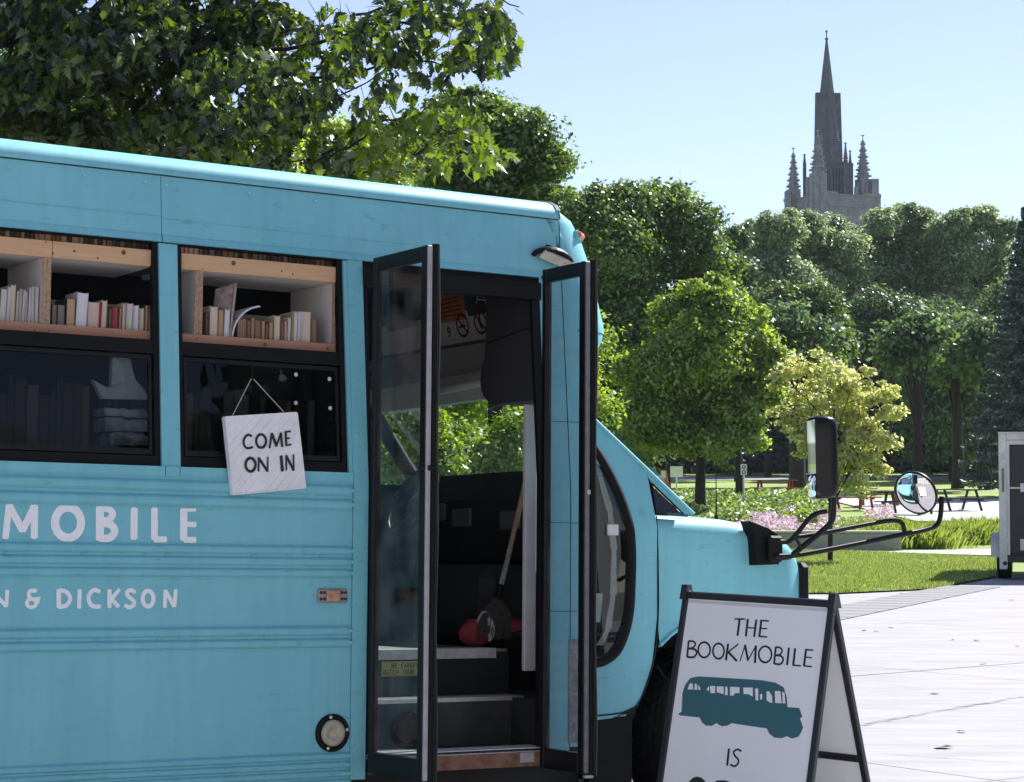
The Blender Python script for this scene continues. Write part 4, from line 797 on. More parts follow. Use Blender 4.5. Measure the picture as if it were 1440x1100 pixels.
# step lamp above the door
Mx = Matrix.Translation((.93, ysd(2.5)-.012, 2.49)) @ Matrix.Rotation(R(16), 4, 'Y') @ Matrix.Rotation(R(-34), 4, 'X')
mb = MB(); sh = []
for i in range(6):
    t = i/5; r0 = .098*math.cos(t*1.15)+.012; dp = .085*(1-t*t)**.5 if t < 1 else .01
    sh.append([Mx @ Vector((r0*math.cos(a), -max(.006, dp*math.sin(a)), .012+.052*t)) for a in np.linspace(math.pi, 0, 13)])
mb.grid(sh, True); mb.add(sh[-1], [tuple(range(13))]); lamp = part('step_lamp', mb, M_blkm)
mb = MB(); mb.grid([[Mx @ Vector((.108*math.cos(a)*k_, -.084*math.sin(a)*k_-.001, z_)) for a in np.linspace(math.pi, 0, 13)] for k_, z_ in ((1.02, .016), (1.02, .006), (.86, .004), (.86, .012))], False); mb.obj('lamp_rim', M_blkm, lamp)
mb = MB(); mb.box(-.078, .078, -.058, -.012, -.002, .010, Mx); mb.obj('lamp_lens', mat('clear_lens', (.62, .58, .50), .35, noise=.3, nscale=60), lamp)
mb = MB(); mb.bbox(-.045, .03, -.04, .0, .062, .085, .01, Mx); mb.tube([Mx @ Vector((-.0, .002, .08)), Mx @ Vector((.004, .004, .12)), Mx @ Vector((.002, .008, .19))], .0022, 5); mb.obj('lamp_bracket', M_blkm, lamp)
# ---------------------------------------------------------------- windows of the side
def window(x0, x1):
    Mz = M_blk; f = MB(); t = .018
    sidebar(f, x0, x0+t, 1.548, 2.428, -.010, .03); sidebar(f, x1-t-.004, x1, 1.548, 2.428, -.010, .03)
    sidebar(f, x0+t, x1-t-.004, 2.423, 2.430, -.006, .03); sidebar(f, x0+t, x1-t-.004, 1.548, 1.585, -.010, .03)
    fr = part('window_frame', f, Mz)
    mb = MB(); sidebar(mb, x0+t, x1-t-.004, 1.985, 2.040, -.012, .03); mb.obj('mid_rail', Mz, fr)
    s_ = MB(); a, b_ = x0+t+.006, x1-t-.012
    for (xa, xb, za, zb) in ((a, a+.012, 1.590, 1.978), (b_-.012, b_, 1.590, 1.978), (a+.012, b_-.012, 1.590, 1.612), (a+.012, b_-.012, 1.962, 1.978)): sidequad(s_, xa, xb, za, zb, -.016, .015)
    s_.obj('sash', M_blkm, fr)
    g = MB(); g.add([(a+.012, ysd(1.612)+.024, 1.612), (b_-.012, ysd(1.612)+.024, 1.612), (b_-.012, ysd(1.962)+.024, 1.962), (a+.012, ysd(1.962)+.024, 1.962)], [(0,1,2,3)])
    g.obj('pane', M_glassd, fr)
    return fr
w1 = window(-1.655, -.918); w2 = window(-.836, -.101); window(-2.475, -1.738)
mb = MB()
for x, z in ((-.318, 1.938), (-.166, 1.928), (-.322, 1.822), (-.166, 1.808)): mb.lathe([(.009, 0), (.007, .002), (.003, .003), (0, .003)], Matrix.Translation((x, ysd(z)+.022, z)) @ Matrix.Rotation(R(90), 4, 'X'), 10)
mb.obj('button', mat('pale_dots', (.55, .58, .56), .5), w2)
# ---------------------------------------------------------------- doorway
mb = MB(); sidebar(mb, -.012, .868, 2.405, 2.43, -.004, .10); mb.box(-.012, .868, .06, .14, 2.33, 2.404); sidebar(mb, -.0115, .012, .33, 2.404, -.004, .09); sidebar(mb, .828, .8675, .33, 2.404, -.004, .02); part('door_frame', mb, M_blk)
def leaf(xc, y_end, z0, z1, glass_m, edge_side):
    """outward leaf standing at right angles to the side; spans Y from -.012 to y_end"""
    d = MB(); t = .034; x0, x1 = xc-t/2, xc+t/2; ya, yb = -.010, y_end
    rw = .055; top = .058; bot = .085
    d.bbox(x0, x1, ya-rw*.55, ya, z0, z1, .004); d.bbox(x0, x1, yb, yb+rw*.8, z0, z1, .004)
    d.bbox(x0+.001, x1-.001, yb+rw*.8, ya-rw*.55, z1-top, z1-.001, .003); d.bbox(x0+.001, x1-.001, yb+rw*.8, ya-rw*.55, z0+.001, z0+bot, .003)
    lf = part('door_leaf', d, M_blkm)
    g = MB(); g.add([(xc, ya-rw*.55, z0+bot), (xc, yb+rw*.8, z0+bot), (xc, yb+rw*.8, z1-top), (xc, ya-rw*.55, z1-top)], [(0,1,2,3)]); g.obj('pane', glass_m, lf)
    e = MB(); e.bbox(x0+.001, x0+.020, yb-.014, yb-.0005, z0+.006, z1-.004, .003)
    for xx in (x0+.006, x0+.013): e.tube([(xx, yb-.0145, z0+.01), (xx, yb-.0145, z1-.01)], .0022, 5)
    e.obj('edge_strip', M_strip if edge_side == 1 else mat('dull_strip', (.20, .20, .21), .6, noise=.2, nscale=30), lf)
    s_ = MB(); 
    zs = np.linspace(z0-.005, z1+.003, 14); rows = []
    for z in zs:
        u = (z-z0)/(z1-z0); w_ = .036+.014*max(0, (.35-u))*2.2+.004*math.sin(u*17); o_ = -.006*max(0, .3-u)*3
        rows.append([(x0+.0215+w_*.5*(1-math.cos(a)) + o_, yb-.004-.018*math.sin(a)**.8 + (.02 if 0 else 0), z) for a in np.linspace(0, math.pi, 9)])
    s_.grid(rows, True)
    s_.add(rows[-1], [tuple(range(9))]); s_.add(rows[0], [tuple(range(9))])
    s_.add([rows[0][0], rows[0][-1], rows[-1][-1], rows[-1][0]], [(0,1,2,3)])
    s_.tube([(x0+.037, yb-.024, z0), (x0+.036, yb-.0225, z1-.01)], .003, 6)
    s_.obj('rubber_seal', M_blk, lf)
    h = MB()
    for z in (z0+.03, z1-.03): h.tube([(xc+.004, .01, z), (xc+.004, -.016, z)], .012, 8)
    h.obj('hinge', M_blkm, lf)
    return lf
lf1 = leaf(.008, -.452, .335, 2.432, M_glassc, 1)
lf2 = leaf(.842, -.338, .318, 2.452, M_glassc, 2)
mb = MB(); mb.lathe([(.012, 0), (.016, .01), (.012, .02), (0, .022)], Matrix.Translation((.0, -.435, 1.55)) @ Matrix.Rotation(R(-90), 4, 'Y'), 10); mb.bbox(-.005, .03, -.475, -.45, 1.54, 1.56, .003); mb.obj('latch', M_blkm, lf1)
mb = MB(); mb.bbox(.83, .845, -.36, -.35, 1.47, 1.49, .003); mb.bbox(.82, .86, -.365, -.34, .305, .317, .003); mb.obj('latch', M_alu, lf2)
# steps
mb = MB(); mb.box(-.01, .866, .0, .285, .392, .402); mb.obj('tread', M_intd, bus)
for k, (z, y0, y1, xa, xb) in enumerate(((.602, .285, .56, -.01, 1.05), (.80, .56, 2.2, -3.0, 1.02))):
    mb = MB(); mb.box(xa, xb, y0, y1, z-.012, z); part('tread', mb, M_intd if k == 0 else mat('floor_mat', (.22, .22, .225), .7, noise=.2, nscale=30))
M_pale = mat('worn_nosing', (.62, .61, .60), .5, .1, noise=.2, nscale=30)
# ribbed nosings and mats
for (z, y0, xa, xb, m_) in ((.402, .004, -.005, .866, M_alu), (.602, .282, -.005, .93, M_intd), (.80, .552, -.005, .955, M_alu)):
    mb = MB(); mb.box(xa, xb, y0, y0+.028, z-.001, z+.004); mb.box(xa, xb, y0-.004, y0, z-(.014 if z < .7 else .040), z+.004)
    for q in range(5): mb.box(xa, xb, y0+.034+q*.022, y0+.044+q*.022, z, z+.004)
    part('nosing', mb, M_pale if z > .7 or z < .5 else M_alu)
mb = MB(); mb.box(.0, .862, -.006, .0, .328, .388); part('kick_plate', mb, mat('rusty_metal', (.16, .065, .035), .85, col2=(.30, .17, .12), nscale=18, bump=.5, bscale=50))
mb = MB(); mb.box(.73, .80, -.0085, -.0062, .345, .386); part('kick_sticker', mb, M_strip)
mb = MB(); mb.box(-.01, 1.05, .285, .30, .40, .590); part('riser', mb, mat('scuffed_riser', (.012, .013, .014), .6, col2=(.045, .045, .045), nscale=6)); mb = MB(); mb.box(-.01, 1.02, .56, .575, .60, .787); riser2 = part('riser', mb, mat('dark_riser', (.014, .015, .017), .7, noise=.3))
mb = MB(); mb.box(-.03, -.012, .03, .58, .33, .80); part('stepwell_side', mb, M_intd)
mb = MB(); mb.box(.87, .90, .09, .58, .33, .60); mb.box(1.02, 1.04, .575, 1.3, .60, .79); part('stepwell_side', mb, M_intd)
# safety label on the riser
mb = MB(); mb.box(.37, .62, .556, .5595, .688, .752); lb = mb.obj('safety_label', mat('yellow_label', (.50, .47, .10), .6), riser2)
GL = {'W': [[(0,1),(.25,0),(.5,.8),(.75,0),(1,1)]], 'A': [[(0,0),(.5,1),(1,0)],[(.2,.35),(.8,.35)]], 'T': [[(0,1),(1,1)],[(.5,1),(.5,0)]], 'C': [[(1,.85),(.6,1),(.1,.8),(.1,.2),(.6,0),(1,.15)]], 'H': [[(0,0),(0,1)],[(1,0),(1,1)],[(0,.5),(1,.5)]],
 'Y': [[(0,1),(.5,.5),(1,1)],[(.5,.5),(.5,0)]], 'O': [[(.5,1),(.05,.75),(.05,.25),(.5,0),(.95,.25),(.95,.75),(.5,1)]], 'U': [[(0,1),(0,.2),(.5,0),(1,.2),(1,1)]], 'R': [[(0,0),(0,1),(.9,.9),(.9,.55),(0,.5)],[(.4,.5),(1,0)]], 'S': [[(1,.85),(.5,1),(0,.8),(.2,.55),(.9,.4),(.9,.15),(.4,0),(0,.15)]],
 'E': [[(1,1),(0,1),(0,0),(1,0)],[(0,.5),(.8,.5)]], 'P': [[(0,0),(0,1),(.9,.95),(.9,.55),(0,.5)]], 'B': [[(0,0),(0,1),(.8,.9),(.8,.6),(0,.5)],[(0,.5),(.9,.4),(.9,.1),(0,0)]], 'F': [[(1,1),(0,1),(0,0)],[(0,.5),(.8,.5)]], 'L': [[(0,1),(0,0),(1,0)]], ' ': []}
def text(mb, s_, x, z, h, wd, adv, to3, nrm, sw):
    for i, ch in enumerate(s_):
        for k, st in enumerate(GL[ch]): stroke(mb, [(x+i*adv+p[0]*wd, z+p[1]*h) for p in st], sw, to3, nrm, k)
mb = MB(); text(mb, 'WATCH YOUR STEP', .378, .695, .021, .011, .0158, lambda u, v: (u, .556, v), (0, -1, 0), .0032); text(mb, 'BE CAREFUL', .42, .726, .017, .011, .0158, lambda u, v: (u, .556, v), (0, -1, 0), .003); mb.obj('label_text', M_dark, lb)
mb = MB(); mb.bbox(.965, 1.02, .20, .23, .625, .675, .004); part('step_light', mb, mat('light_box', (.40, .39, .36), .6, noise=.3, nscale=80))
# ---------------------------------------------------------------- interior
YF = 2.24
mb = MB(); mb.box(-3.0, 1.0, .30, YF, 2.60, 2.62); mb.box(-3.0, -.02, .13, .30, 2.46, 2.62); part('ceiling', mb, M_int)
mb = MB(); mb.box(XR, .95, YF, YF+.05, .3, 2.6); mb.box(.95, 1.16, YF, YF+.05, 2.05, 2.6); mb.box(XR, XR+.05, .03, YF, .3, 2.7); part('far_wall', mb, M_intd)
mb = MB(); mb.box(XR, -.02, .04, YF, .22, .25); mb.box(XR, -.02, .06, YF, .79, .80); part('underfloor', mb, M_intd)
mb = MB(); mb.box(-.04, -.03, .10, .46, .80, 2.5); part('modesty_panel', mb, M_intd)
# header bulkhead above the windscreen, visor, front wall
mb = MB(); mb.prism([(1.14, .14, 2.24), (1.14, YF, 2.24), (1.06, YF, 2.62), (1.06, .14, 2.62)], (.03, 0, 0)); bulk = part('bulkhead', mb, M_int)
mb = MB(); mb.prism([(1.12, .60, 2.10), (1.12, YF, 2.06), (1.14, YF, 2.24), (1.14, .60, 2.24)], (.03, 0, 0)); mb.prism([(1.14, .5, 2.10), (1.14, YF, 2.06), (1.36, YF, 1.98), (1.36, .5, 2.01)], (0, 0, .02)); part('roof_header', mb, M_liner)
mb = MB()
prof = [(.62, 2.46), (.62, 2.20), (.63, 2.12), (.655, 2.07), (.665, 2.02), (.655, 1.98), (.63, 1.945), (.59, 1.92), (.54, 1.905), (.12, 1.905), (.12, 2.46)]
mb.prism([(.93, y, z) for y, z in prof], (.22, 0, 0)); cab_ = part('header_box', mb, mat('padded_grey', (.055, .055, .058), .75, noise=.1))
mb = MB(); mb.tube([(.928, .60, 2.19), (.928, .30, 2.225), (.928, .12, 2.225)], .003, 5); mb.obj('seam', M_blk, cab_)
mb = MB(); mb.prism([(1.05, .30, 2.10), (1.05, YF-.05, 2.06), (1.13, YF-.05, 1.96), (1.13, .30, 1.97)], (.02, 0, 0)); mb.tube([(1.06, .75, 2.08), (1.02, .8, 2.03), (1.04, 1.2, 2.02), (1.06, 1.3, 2.06)], .02, 8); part('sun_visor', mb, M_liner)
mb = MB(); mb.box(-3, .9, YF-.02, YF-.001, 2.40, 2.45); part('far_rail', mb, M_liner)
# posters on the bulkhead
def bpos(y, z): return (1.14-(z-2.24)*.08/.38-.003, y, z)
def poster(name, y0, y1, z0, z1, m_, lab, k=0):
    mb = MB(); o_ = .002*k; v = [bpos(y1, z0), bpos(y0, z0), bpos(y0, z1), bpos(y1, z1)]
    mb.prism([(a-o_, b_, c) for a, b_, c in v], (-.0015, 0, 0)); p = mb.obj(name, m_, bus); p['label'] = lab; return p
M_paper = mat('notice_paper', (.75, .72, .67), .8, noise=.08)
pb = poster('notice_strip', .72, 1.95, 2.255, 2.40, M_paper, 'white strip with no smoking and no eating signs', 0)
po = poster('poster', 1.085, 1.36, 2.362, 2.60, mat('orange_print', (.75, .25, .09), .8, col2=(.55, .16, .06), nscale=14), 'orange poster with black lettering', 1)
pk = poster('poster', .80, 1.065, 2.372, 2.60, mat('dark_print', (.03, .03, .035), .7, col2=(.09, .10, .10), nscale=25), 'black poster with white marks', 1)
p3 = poster('poster', 1.55, 1.86, 2.37, 2.60, mat('dark_print2', (.05, .055, .06), .6, col2=(.12, .12, .12), nscale=9), 'dark framed poster', 1)
M_red = mat('sign_red', (.22, .03, .04), .7)
def ring(mb, cy, cz, r_, wd, nrm_=(-1, 0, 0), to3=None, k=0): stroke(mb, [(cy+r_*math.cos(a), cz+r_*math.sin(a)) for a in np.linspace(0, 2*math.pi, 22)], wd, to3, nrm_, k)
b3 = lambda u, v: (bpos(u, v)[0]-.003, u, v)
mb = MB(); ring(mb, .966, 2.335, .052, .012, to3=b3); stroke(mb, [(1.0, 2.37), (.93, 2.30)], .010, b3, (-1,0,0), 1)
mb.obj('no_entry_ring', M_red, pb)
mb = MB(); ring(mb, 1.13, 2.335, .052, .012, to3=b3); stroke(mb, [(1.165, 2.37), (1.095, 2.30)], .010, b3, (-1,0,0), 1); mb.obj('no_smoking_ring', mat('sign_dark', (.10, .02, .03), .7), pb)
mb = MB(); stroke(mb, [(.966, 2.37), (.971, 2.33), (.956, 2.305)], .014, b3, (-1,0,0), 2); stroke(mb, [(1.16, 2.33), (1.105, 2.332)], .011, b3, (-1,0,0), 2); stroke(mb, [(1.12, 2.34), (1.11, 2.36)], .005, b3, (-1,0,0), 3)
ring(mb, 1.264, 2.325, .011, .009, to3=b3); stroke(mb, [(1.254, 2.325), (1.259, 2.30), (1.274, 2.295)], .008, b3, (-1,0,0), 2)
for q in range(5): stroke(mb, [(1.33, 2.39+.02*q), (1.12, 2.392+.02*q)], .005, lambda u, v: (bpos(u, v)[0]-.0045, u, v), (-1,0,0), 1)
for q in range(9):
    a = q*.7; stroke(mb, [(1.22+.10*math.cos(a), 2.53+.03*math.sin(a)), (1.22+.05*math.cos(a+2), 2.53+.03*math.sin(a+2))], .022, lambda u, v: (bpos(u, v)[0]-.0045, u, v), (-1,0,0), q)
mb.obj('sign_marks', M_dark, pb)['kind'] = 'stuff'
mb = MB()
for q in range(14): stroke(mb, [(.78+.2*random.random(), 2.41+.18*random.random()), (.78+.2*random.random(), 2.41+.18*random.random())], .006, lambda u, v: (bpos(u, v)[0]-.0045, u, v), (-1,0,0), q)
mb.obj('poster_marks', M_paper, pk)['kind'] = 'stuff'
# dash, doghouse, fire wall
mb = MB()
mb.prism([(1.32, .10, 1.20), (1.32, .10, 1.50), (1.40, .10, 1.635), (1.46, .10, 1.60), (1.60, .10, 1.38), (1.70, .10, 1.20)], (0, 2.05, 0)); dash = part('dashboard', mb, M_intd)
mb = MB(); mb.box(1.45, 1.48, .10, 2.15, .40, 1.25); mb.bbox(1.02, 1.46, .75, 1.45, .80, 1.18, .06); mb.box(.95, 1.6, .1, 2.2, .50, .60); part('engine_cover', mb, M_intd)
for q, (y, z) in enumerate(((1.7, 1.45), (1.45, 1.42), (1.0, 1.40))):
    mb = MB(); mb.bbox(1.305, 1.32, y-.09, y+.09, z-.05, z+.04, .01); mb.obj('vent', M_int, dash)
mb = MB(); Mx = Matrix.Translation((1.17, 1.70, 1.50)) @ Matrix.Rotation(R(-62), 4, 'Y')
mb.tube([Mx @ Vector((.19*math.cos(a), .19*math.sin(a), 0)) for a in np.linspace(0, 2*math.pi, 28)], .014, 8); 
for a in (0.4, 2.7, 4.71): mb.tube([Mx @ Vector((0,0,-.03)), Mx @ Vector((.19*math.cos(a), .19*math.sin(a), 0))], .012, 6)
mb.lathe([(.06, -.04), (.055, -.01), (0, 0)], Mx, 12); mb.tube([Mx @ Vector((0,0,-.03)), Mx @ Vector((0,0,-.3))], .025, 8); part('steering_wheel', mb, M_blkm)
seat = empty('driver_seat'); seat.parent = bus; ms = mat('seat_fabric', (.035, .04, .045), .9, noise=.2, nscale=30)
mb = MB(); mb.bbox(.35, .85, 1.45, 1.95, 1.08, 1.22, .05); mb.obj('seat_cushion', ms, seat); mb = MB(); mb.bbox(.22, .36, 1.45, 1.95, 1.18, 1.75, .05, ); mb.obj('seat_back', ms, seat); mb = MB(); mb.bbox(.4, .8, 1.5, 1.9, .80, 1.08, .02); mb.obj('seat_base', M_intd, seat)
# driver side: door card and window surround, windscreen
mb = MB(); mb.box(.95, 1.85, 2.15, 2.20, .6, 1.60); mb.box(.95, 1.02, 2.15, 2.20, 1.60, 2.1); mb.box(.95, 1.4, 2.15, 2.2, 2.05, 2.2); part('driver_door', mb, M_intd)
mb = MB(); mb.add([(1.08, 2.17, 1.60), (1.76, 2.17, 1.60), (1.36, 2.17, 2.05), (1.08, 2.17, 2.05)], [(0,1,2,3)]); part('driver_window', mb, M_glassf)
mb = MB(); mb.grid([[(1.74+.06*math.sin(math.pi*t), .14+t*2.0, 1.44), (1.16+.04*math.sin(math.pi*t), .26+t*1.78, 2.04)] for t in np.linspace(0, 1, 9)], True); part('windscreen', mb, M_glassf)
mb = MB(); mb.tube([(1.52, 2.14, 1.52), (1.34, 2.10, 1.72), (1.10, 2.06, 2.02)], .04, 8); part('far_pillar', mb, M_intd)
# grab panel by the door: white upright
mb = MB(); mb.bbox(.905, .965, .235, .26, .715, 1.885, .004); wp = part('white_upright', mb, M_wh); mb = MB(); mb.bbox(.895, .972, .225, .24, 1.855, 1.885, .003); mb.obj('bracket', M_wh, wp)
def smooth(P, n=4):
    P = [Vector(p) for p in P]; out = []
    for i in range(len(P)-1):
        p0, p1, p2, p3 = P[max(i-1,0)], P[i], P[i+1], P[min(i+2, len(P)-1)]
        for k in range(n):
            t = k/n; out.append(.5*((2*p1)+(p2-p0)*t+(2*p0-5*p1+4*p2-p3)*t*t+(3*p1-p0-3*p2+p3)*t**3))
    return out+[P[-1]]
# ---------------------------------------------------------------- cab side, door window with black gasket
def yc(z): return .015+max(0, z-1.35)*.24
inner = [(1.08, 1.735), (1.135, 1.715), (1.180, 1.655), (1.222, 1.58), (1.262, 1.48), (1.288, 1.37), (1.302, 1.24), (1.300, 1.10), (1.292, .985), (1.268, .90), (1.228, .825), (1.165, .78), (1.08, .772)]
gask = [(1.08, 1.79), (1.150, 1.762), (1.208, 1.690), (1.258, 1.60), (1.302, 1.49), (1.330, 1.37), (1.343, 1.24), (1.341, 1.10), (1.332, .975), (1.306, .875), (1.258, .79), (1.180, .742), (1.08, .73)]
outer_ = [(1.08, 1.925), (1.178, 1.838), (1.275, 1.75), (1.37, 1.665), (1.448, 1.590), (1.462, 1.37), (1.462, 1.24), (1.462, 1.10), (1.462, .95), (1.435, .74), (1.36, .565), (1.22, .515), (1.08, .505)]
sm2 = lambda L, n=4: [(v.x, v.y) for v in smooth([(a, b, 0) for a, b in L], n)]
inner, gask, outer_ = sm2(inner), sm2(gask), [(a[0]+(b[0]-a[0])*k/4, a[1]+(b[1]-a[1])*k/4) for a, b in zip(outer_[:-1], outer_[1:]) for k in range(4)]+[outer_[-1]]
c3 = lambda p, o_=0: (p[0], yc(p[1])-o_, p[1])
mb = MB()
def ringside(mb, A, B, oa, ob, sub=4):
    rows = []
    for t in np.linspace(0, 1, sub): rows.append([c3((a[0]*(1-t)+b_[0]*t, a[1]*(1-t)+b_[1]*t), oa*(1-t)+ob*t) for a, b_ in zip(A, B)])
    mb.grid(rows, True)
mb = MB(); ringside(mb, gask, outer_, -.025, -.025, 2); part('door_inner_skin', mb, M_intd)  # backing added to block sun behind the thin outer skin
mb = MB(); ringside(mb, gask, outer_, 0, 0, 4)
for i in range(len(outer_)-1):
    a, b_ = outer_[i], outer_[i+1]
    if i >= 20: mb.add([c3(a), c3(b_), (b_[0], yc(b_[1])+.04, b_[1]), (a[0], yc(a[1])+.04, a[1])], [(0,1,2,3)])
cabp = part('cab_door', mb, M_teal)
mb = MB(); rows = []
for u, o_ in ((0, -.004), (.1, .012), (.5, .018), (.9, .012), (1, -.006)): rows.append([c3((a[0]*(1-u)+b_[0]*u, a[1]*(1-u)+b_[1]*u), o_) for a, b_ in zip(gask, inner)])
mb.grid(rows, True); mb.obj('window_gasket', M_blk, cabp)
mb = MB(); mb.add([c3(p, -.006) for p in inner], [tuple(range(len(inner)))]); mb.obj('pane', M_glassf, cabp)
mb = MB(); mb.prism([c3(p, -.05) for p in [(1.10, 1.50), (1.235, 1.50), (1.262, 1.30), (1.262, 1.05), (1.24, .90), (1.18, .82), (1.10, .80)]], (0, .03, 0)); part('door_card', mb, M_intd)
mb = MB(); P_ = [(1.165, 1.70), (1.215, 1.58), (1.245, 1.42), (1.255, 1.25), (1.252, 1.05), (1.225, .90), (1.18, .83)]
for i in range(len(P_)-1): a, b_ = P_[i], P_[i+1]; mb.prism([c3((a[0]-.018, a[1]), -.030), c3((a[0]+.006, a[1]), -.030), c3((b_[0]+.012, b_[1]), -.030), c3((b_[0]-.024, b_[1]), -.030)], (0, .004, 0))
part('seat_belt', mb, M_strip)
mb = MB(); mb.bbox(1.205, 1.265, .03, .045, 1.31, 1.36, .004); part('belt_guide', mb, M_wh)
mb = MB(); mb.tube([(1.16+.022*math.cos(a), .16, 1.60+.022*math.sin(a)) for a in np.linspace(0, 6.283, 16)], .005, 6); mb.tube([(1.12, .16, 1.61), (1.142, .16, 1.602)], .003, 5); part('pull_ring', mb, M_wh)
mb = MB(); mb.lathe([(.036, 0), (.045, .12), (.047, .125), (.044, .125)], Matrix.Translation((1.165, .09, .93)), 14); part('bucket_cup', mb, M_wh)
# windscreen pillar with quarter glass
mb = MB()
mb.add([c3(p) for p in [(1.448, 1.590), (1.466, 1.545), (1.622, 1.412), (1.672, 1.412), (1.178, 1.838), (1.275, 1.75), (1.37, 1.665)]], [(0, 1, 2, 3, 4, 5, 6)])
mb.tube([c3((1.08, 1.93), .0), c3((1.178, 1.842), .002), c3((1.42, 1.632), .002), c3((1.674, 1.412), .004)], [.006, .009, .010, .010], 6)
pil = part('screen_pillar', mb, M_teal)
mb = MB(); mb.prism([c3((1.468, 1.535), -.004), c3((1.47, 1.414), -.004), c3((1.610, 1.414), -.004)], (0, .02, 0)); qg = mb.obj('quarter_glass', mat('dark_quarter_glass', (.012, .012, .014), .12, noise=.1), pil)
mb = MB(); mb.tube([c3((1.464, 1.548), .002), c3((1.466, 1.409), .002), c3((1.622, 1.409), .002), c3((1.464, 1.548), .002)], .004, 6); mb.obj('quarter_gasket', M_blk, qg)
mb = MB(); mb.tube(smooth([c3((1.4645, 1.40), .003), c3((1.465, 1.2), .003), c3((1.465, .95), .004), c3((1.44, .76), .005), c3((1.37, .59), .003), c3((1.30, .545), .003), c3((1.22, .532), .003), c3((1.08, .527), .003)]), .0036, 5); part('door_gap', mb, M_intd)
mb = MB(); mb.tube([c3((1.46, .74), .001), c3((1.50, .69), .002), c3((1.53, .67), .0)], .0025, 5); part('fender_joint', mb, M_intd)
# fender and bonnet loft
def sh(x): return float(np.interp(x, [1.46, 1.67, 1.875, 2.0, 2.076, 2.20, 2.267, 2.31, 2.34, 2.352], [1.408, 1.402, 1.394, 1.376, 1.358, 1.318, 1.292, 1.262, 1.215, 1.16]))
ac, ar = (1.775, .475), .455
def archz(x):
    d = ar*ar-(x-ac[0])**2; return ac[1]+math.sqrt(d)*1.02 if d > 0 else .48
def ys_(x): return .015 + (0 if x < 2.15 else ((x-2.15)/.2)**2*.075)
xsF = sorted(set([1.468, 1.52, 1.6, 1.7, 1.8, 1.9, 2.0, 2.1, 2.17, 2.23, 2.27, 2.31, 2.335, 2.352]+[ac[0]-ar*math.cos(a) for a in np.linspace(.72, math.pi-.6, 15)]))
xsF = [x for x in xsF if x > 1.4675]
rows = []
for x in xsF:
    zb = archz(x) if abs(x-ac[0]) < ar else .50
    if x > ac[0]+ar: zb = .45
    s_ = sh(x); y0 = ys_(x); r_ = .085; col = []
    zt = s_-r_
    fl = lambda z: .012*math.exp(-((z-zb)/.06)**2)     # arch lip flares out
    for t in np.linspace(0, 1, 9): z = zb+(zt-zb)*t**1.4; col.append((x, y0-fl(z), z))
    for a in np.linspace(0, math.pi/2*.86, 7)[1:]: col.append((x, y0+r_*(1-math.cos(a)), zt+r_*math.sin(a)))
    yl, zl = col[-1][1], col[-1][2]
    for t in (.33, .66, 1): col.append((x, yl+(1.1-yl)*t, zl+.05*t*(2-t)))
    rows.append(col)
mb = MB(); mb.grid(rows, True)
low_ = [r_[0] for r_ in rows]; mb.grid([low_, [(x, y+.022, z+.004) for x, y, z in low_], [(x, y+.06, z-.01) for x, y, z in low_]], True)
mb.add(rows[-1]+[(2.352, 1.1, .5)], [tuple(range(len(rows[-1])+1))])
fen = part('fender', mb, M_teal)
mb = MB(); mb.grid([[(x, y+.03, z-.012) for x, y, z in r_[1:15]] for r_ in rows], False); mb.obj('inner_fender', M_intd, fen)  # added inside the fender to block sunlight from behind
mb = MB(); lp = [(p[0], p[1]-.004, p[2]+.010) for p in low_ if abs(p[0]-ac[0]) < ar-.01]; 
mb.tube(lp, .009, 6, smooth=True); mb.obj('arch_lip', M_teal, fen)
mb = MB(); mb.add([(x, 2.3-y, z) for x, y, z in [p for r_ in rows for p in r_[:]]], []); 
rr2 = [[(x, 2.2-y, z) for x, y, z in r_] for r_ in rows]; mb = MB(); mb.grid(rr2, True); part('far_fender', mb, M_teal)
mb = MB(); prof_ = [(ac[0]-ar*1.0*math.cos(a), ac[1]+ar*1.0*math.sin(a)) for a in np.linspace(-.1, math.pi+.1, 20)]
mb.grid([[(x, .06, z) for x, z in prof_], [(x, .50, z) for x, z in prof_]], True); mb.add([(x, .50, z) for x, z in prof_], [tuple(range(20))]); part('wheel_housing', mb, M_intd)
mb = MB(); mb.box(1.10, 1.33, .02, .06, .17, .52); mb.box(1.30, 1.315, .05, .34, .08, .62); part('mud_flap', mb, M_blk)
mb = MB(); mb.prism([(1.08, .02, .505), (1.22, .02, .515), (1.30, .02, .53), (1.30, .05, .47), (1.08, .05, .45)], (0, .03, 0)); part('sill', mb, M_teal)
mb = MB(); mb.box(1.0, 2.3, .35, 1.9, .22, .40); mb.box(-.05, 1.1, .10, 2.2, .20, .33); part('chassis', mb, M_intd)
# nose: grille side, bumper
mb = MB(); mb.bbox(2.325, 2.395, .06, .13, .75, 1.20, .022); mb.bbox(2.33, 2.38, .13, 2.05, .80, 1.12, .02); part('grille', mb, M_blk)
mb = MB(); mb.bbox(2.30, 2.42, .04, 2.14, .40, .62, .03); part('bumper', mb, M_blkm)
mb = MB(); mb.tube([(1.50, .42, 1.435), (1.68, .30, 1.44), (1.80, .35, 1.42), (1.86, .6, 1.43)], [.016, .022, .016, .012], 7); mb.bbox(1.60, 1.76, .16, .34, 1.395, 1.440, .015); mb.tube([(1.70, .30, 1.46), (1.64, .36, 1.52), (1.56, .6, 1.60)], .006, 6); part('wiper_cowl', mb, mat('cowl_grey', (.10, .10, .11), .6, noise=.4, nscale=20))
mb = MB(); mb.tube([(1.90, .15, 1.385), (1.90, .15, 1.41), (1.90, .15, 1.42), (1.90, .15, 1.50), (1.897, .15, 1.66)], [.014, .008, .004, .003, .0015], 7); part('antenna', mb, M_blkm)
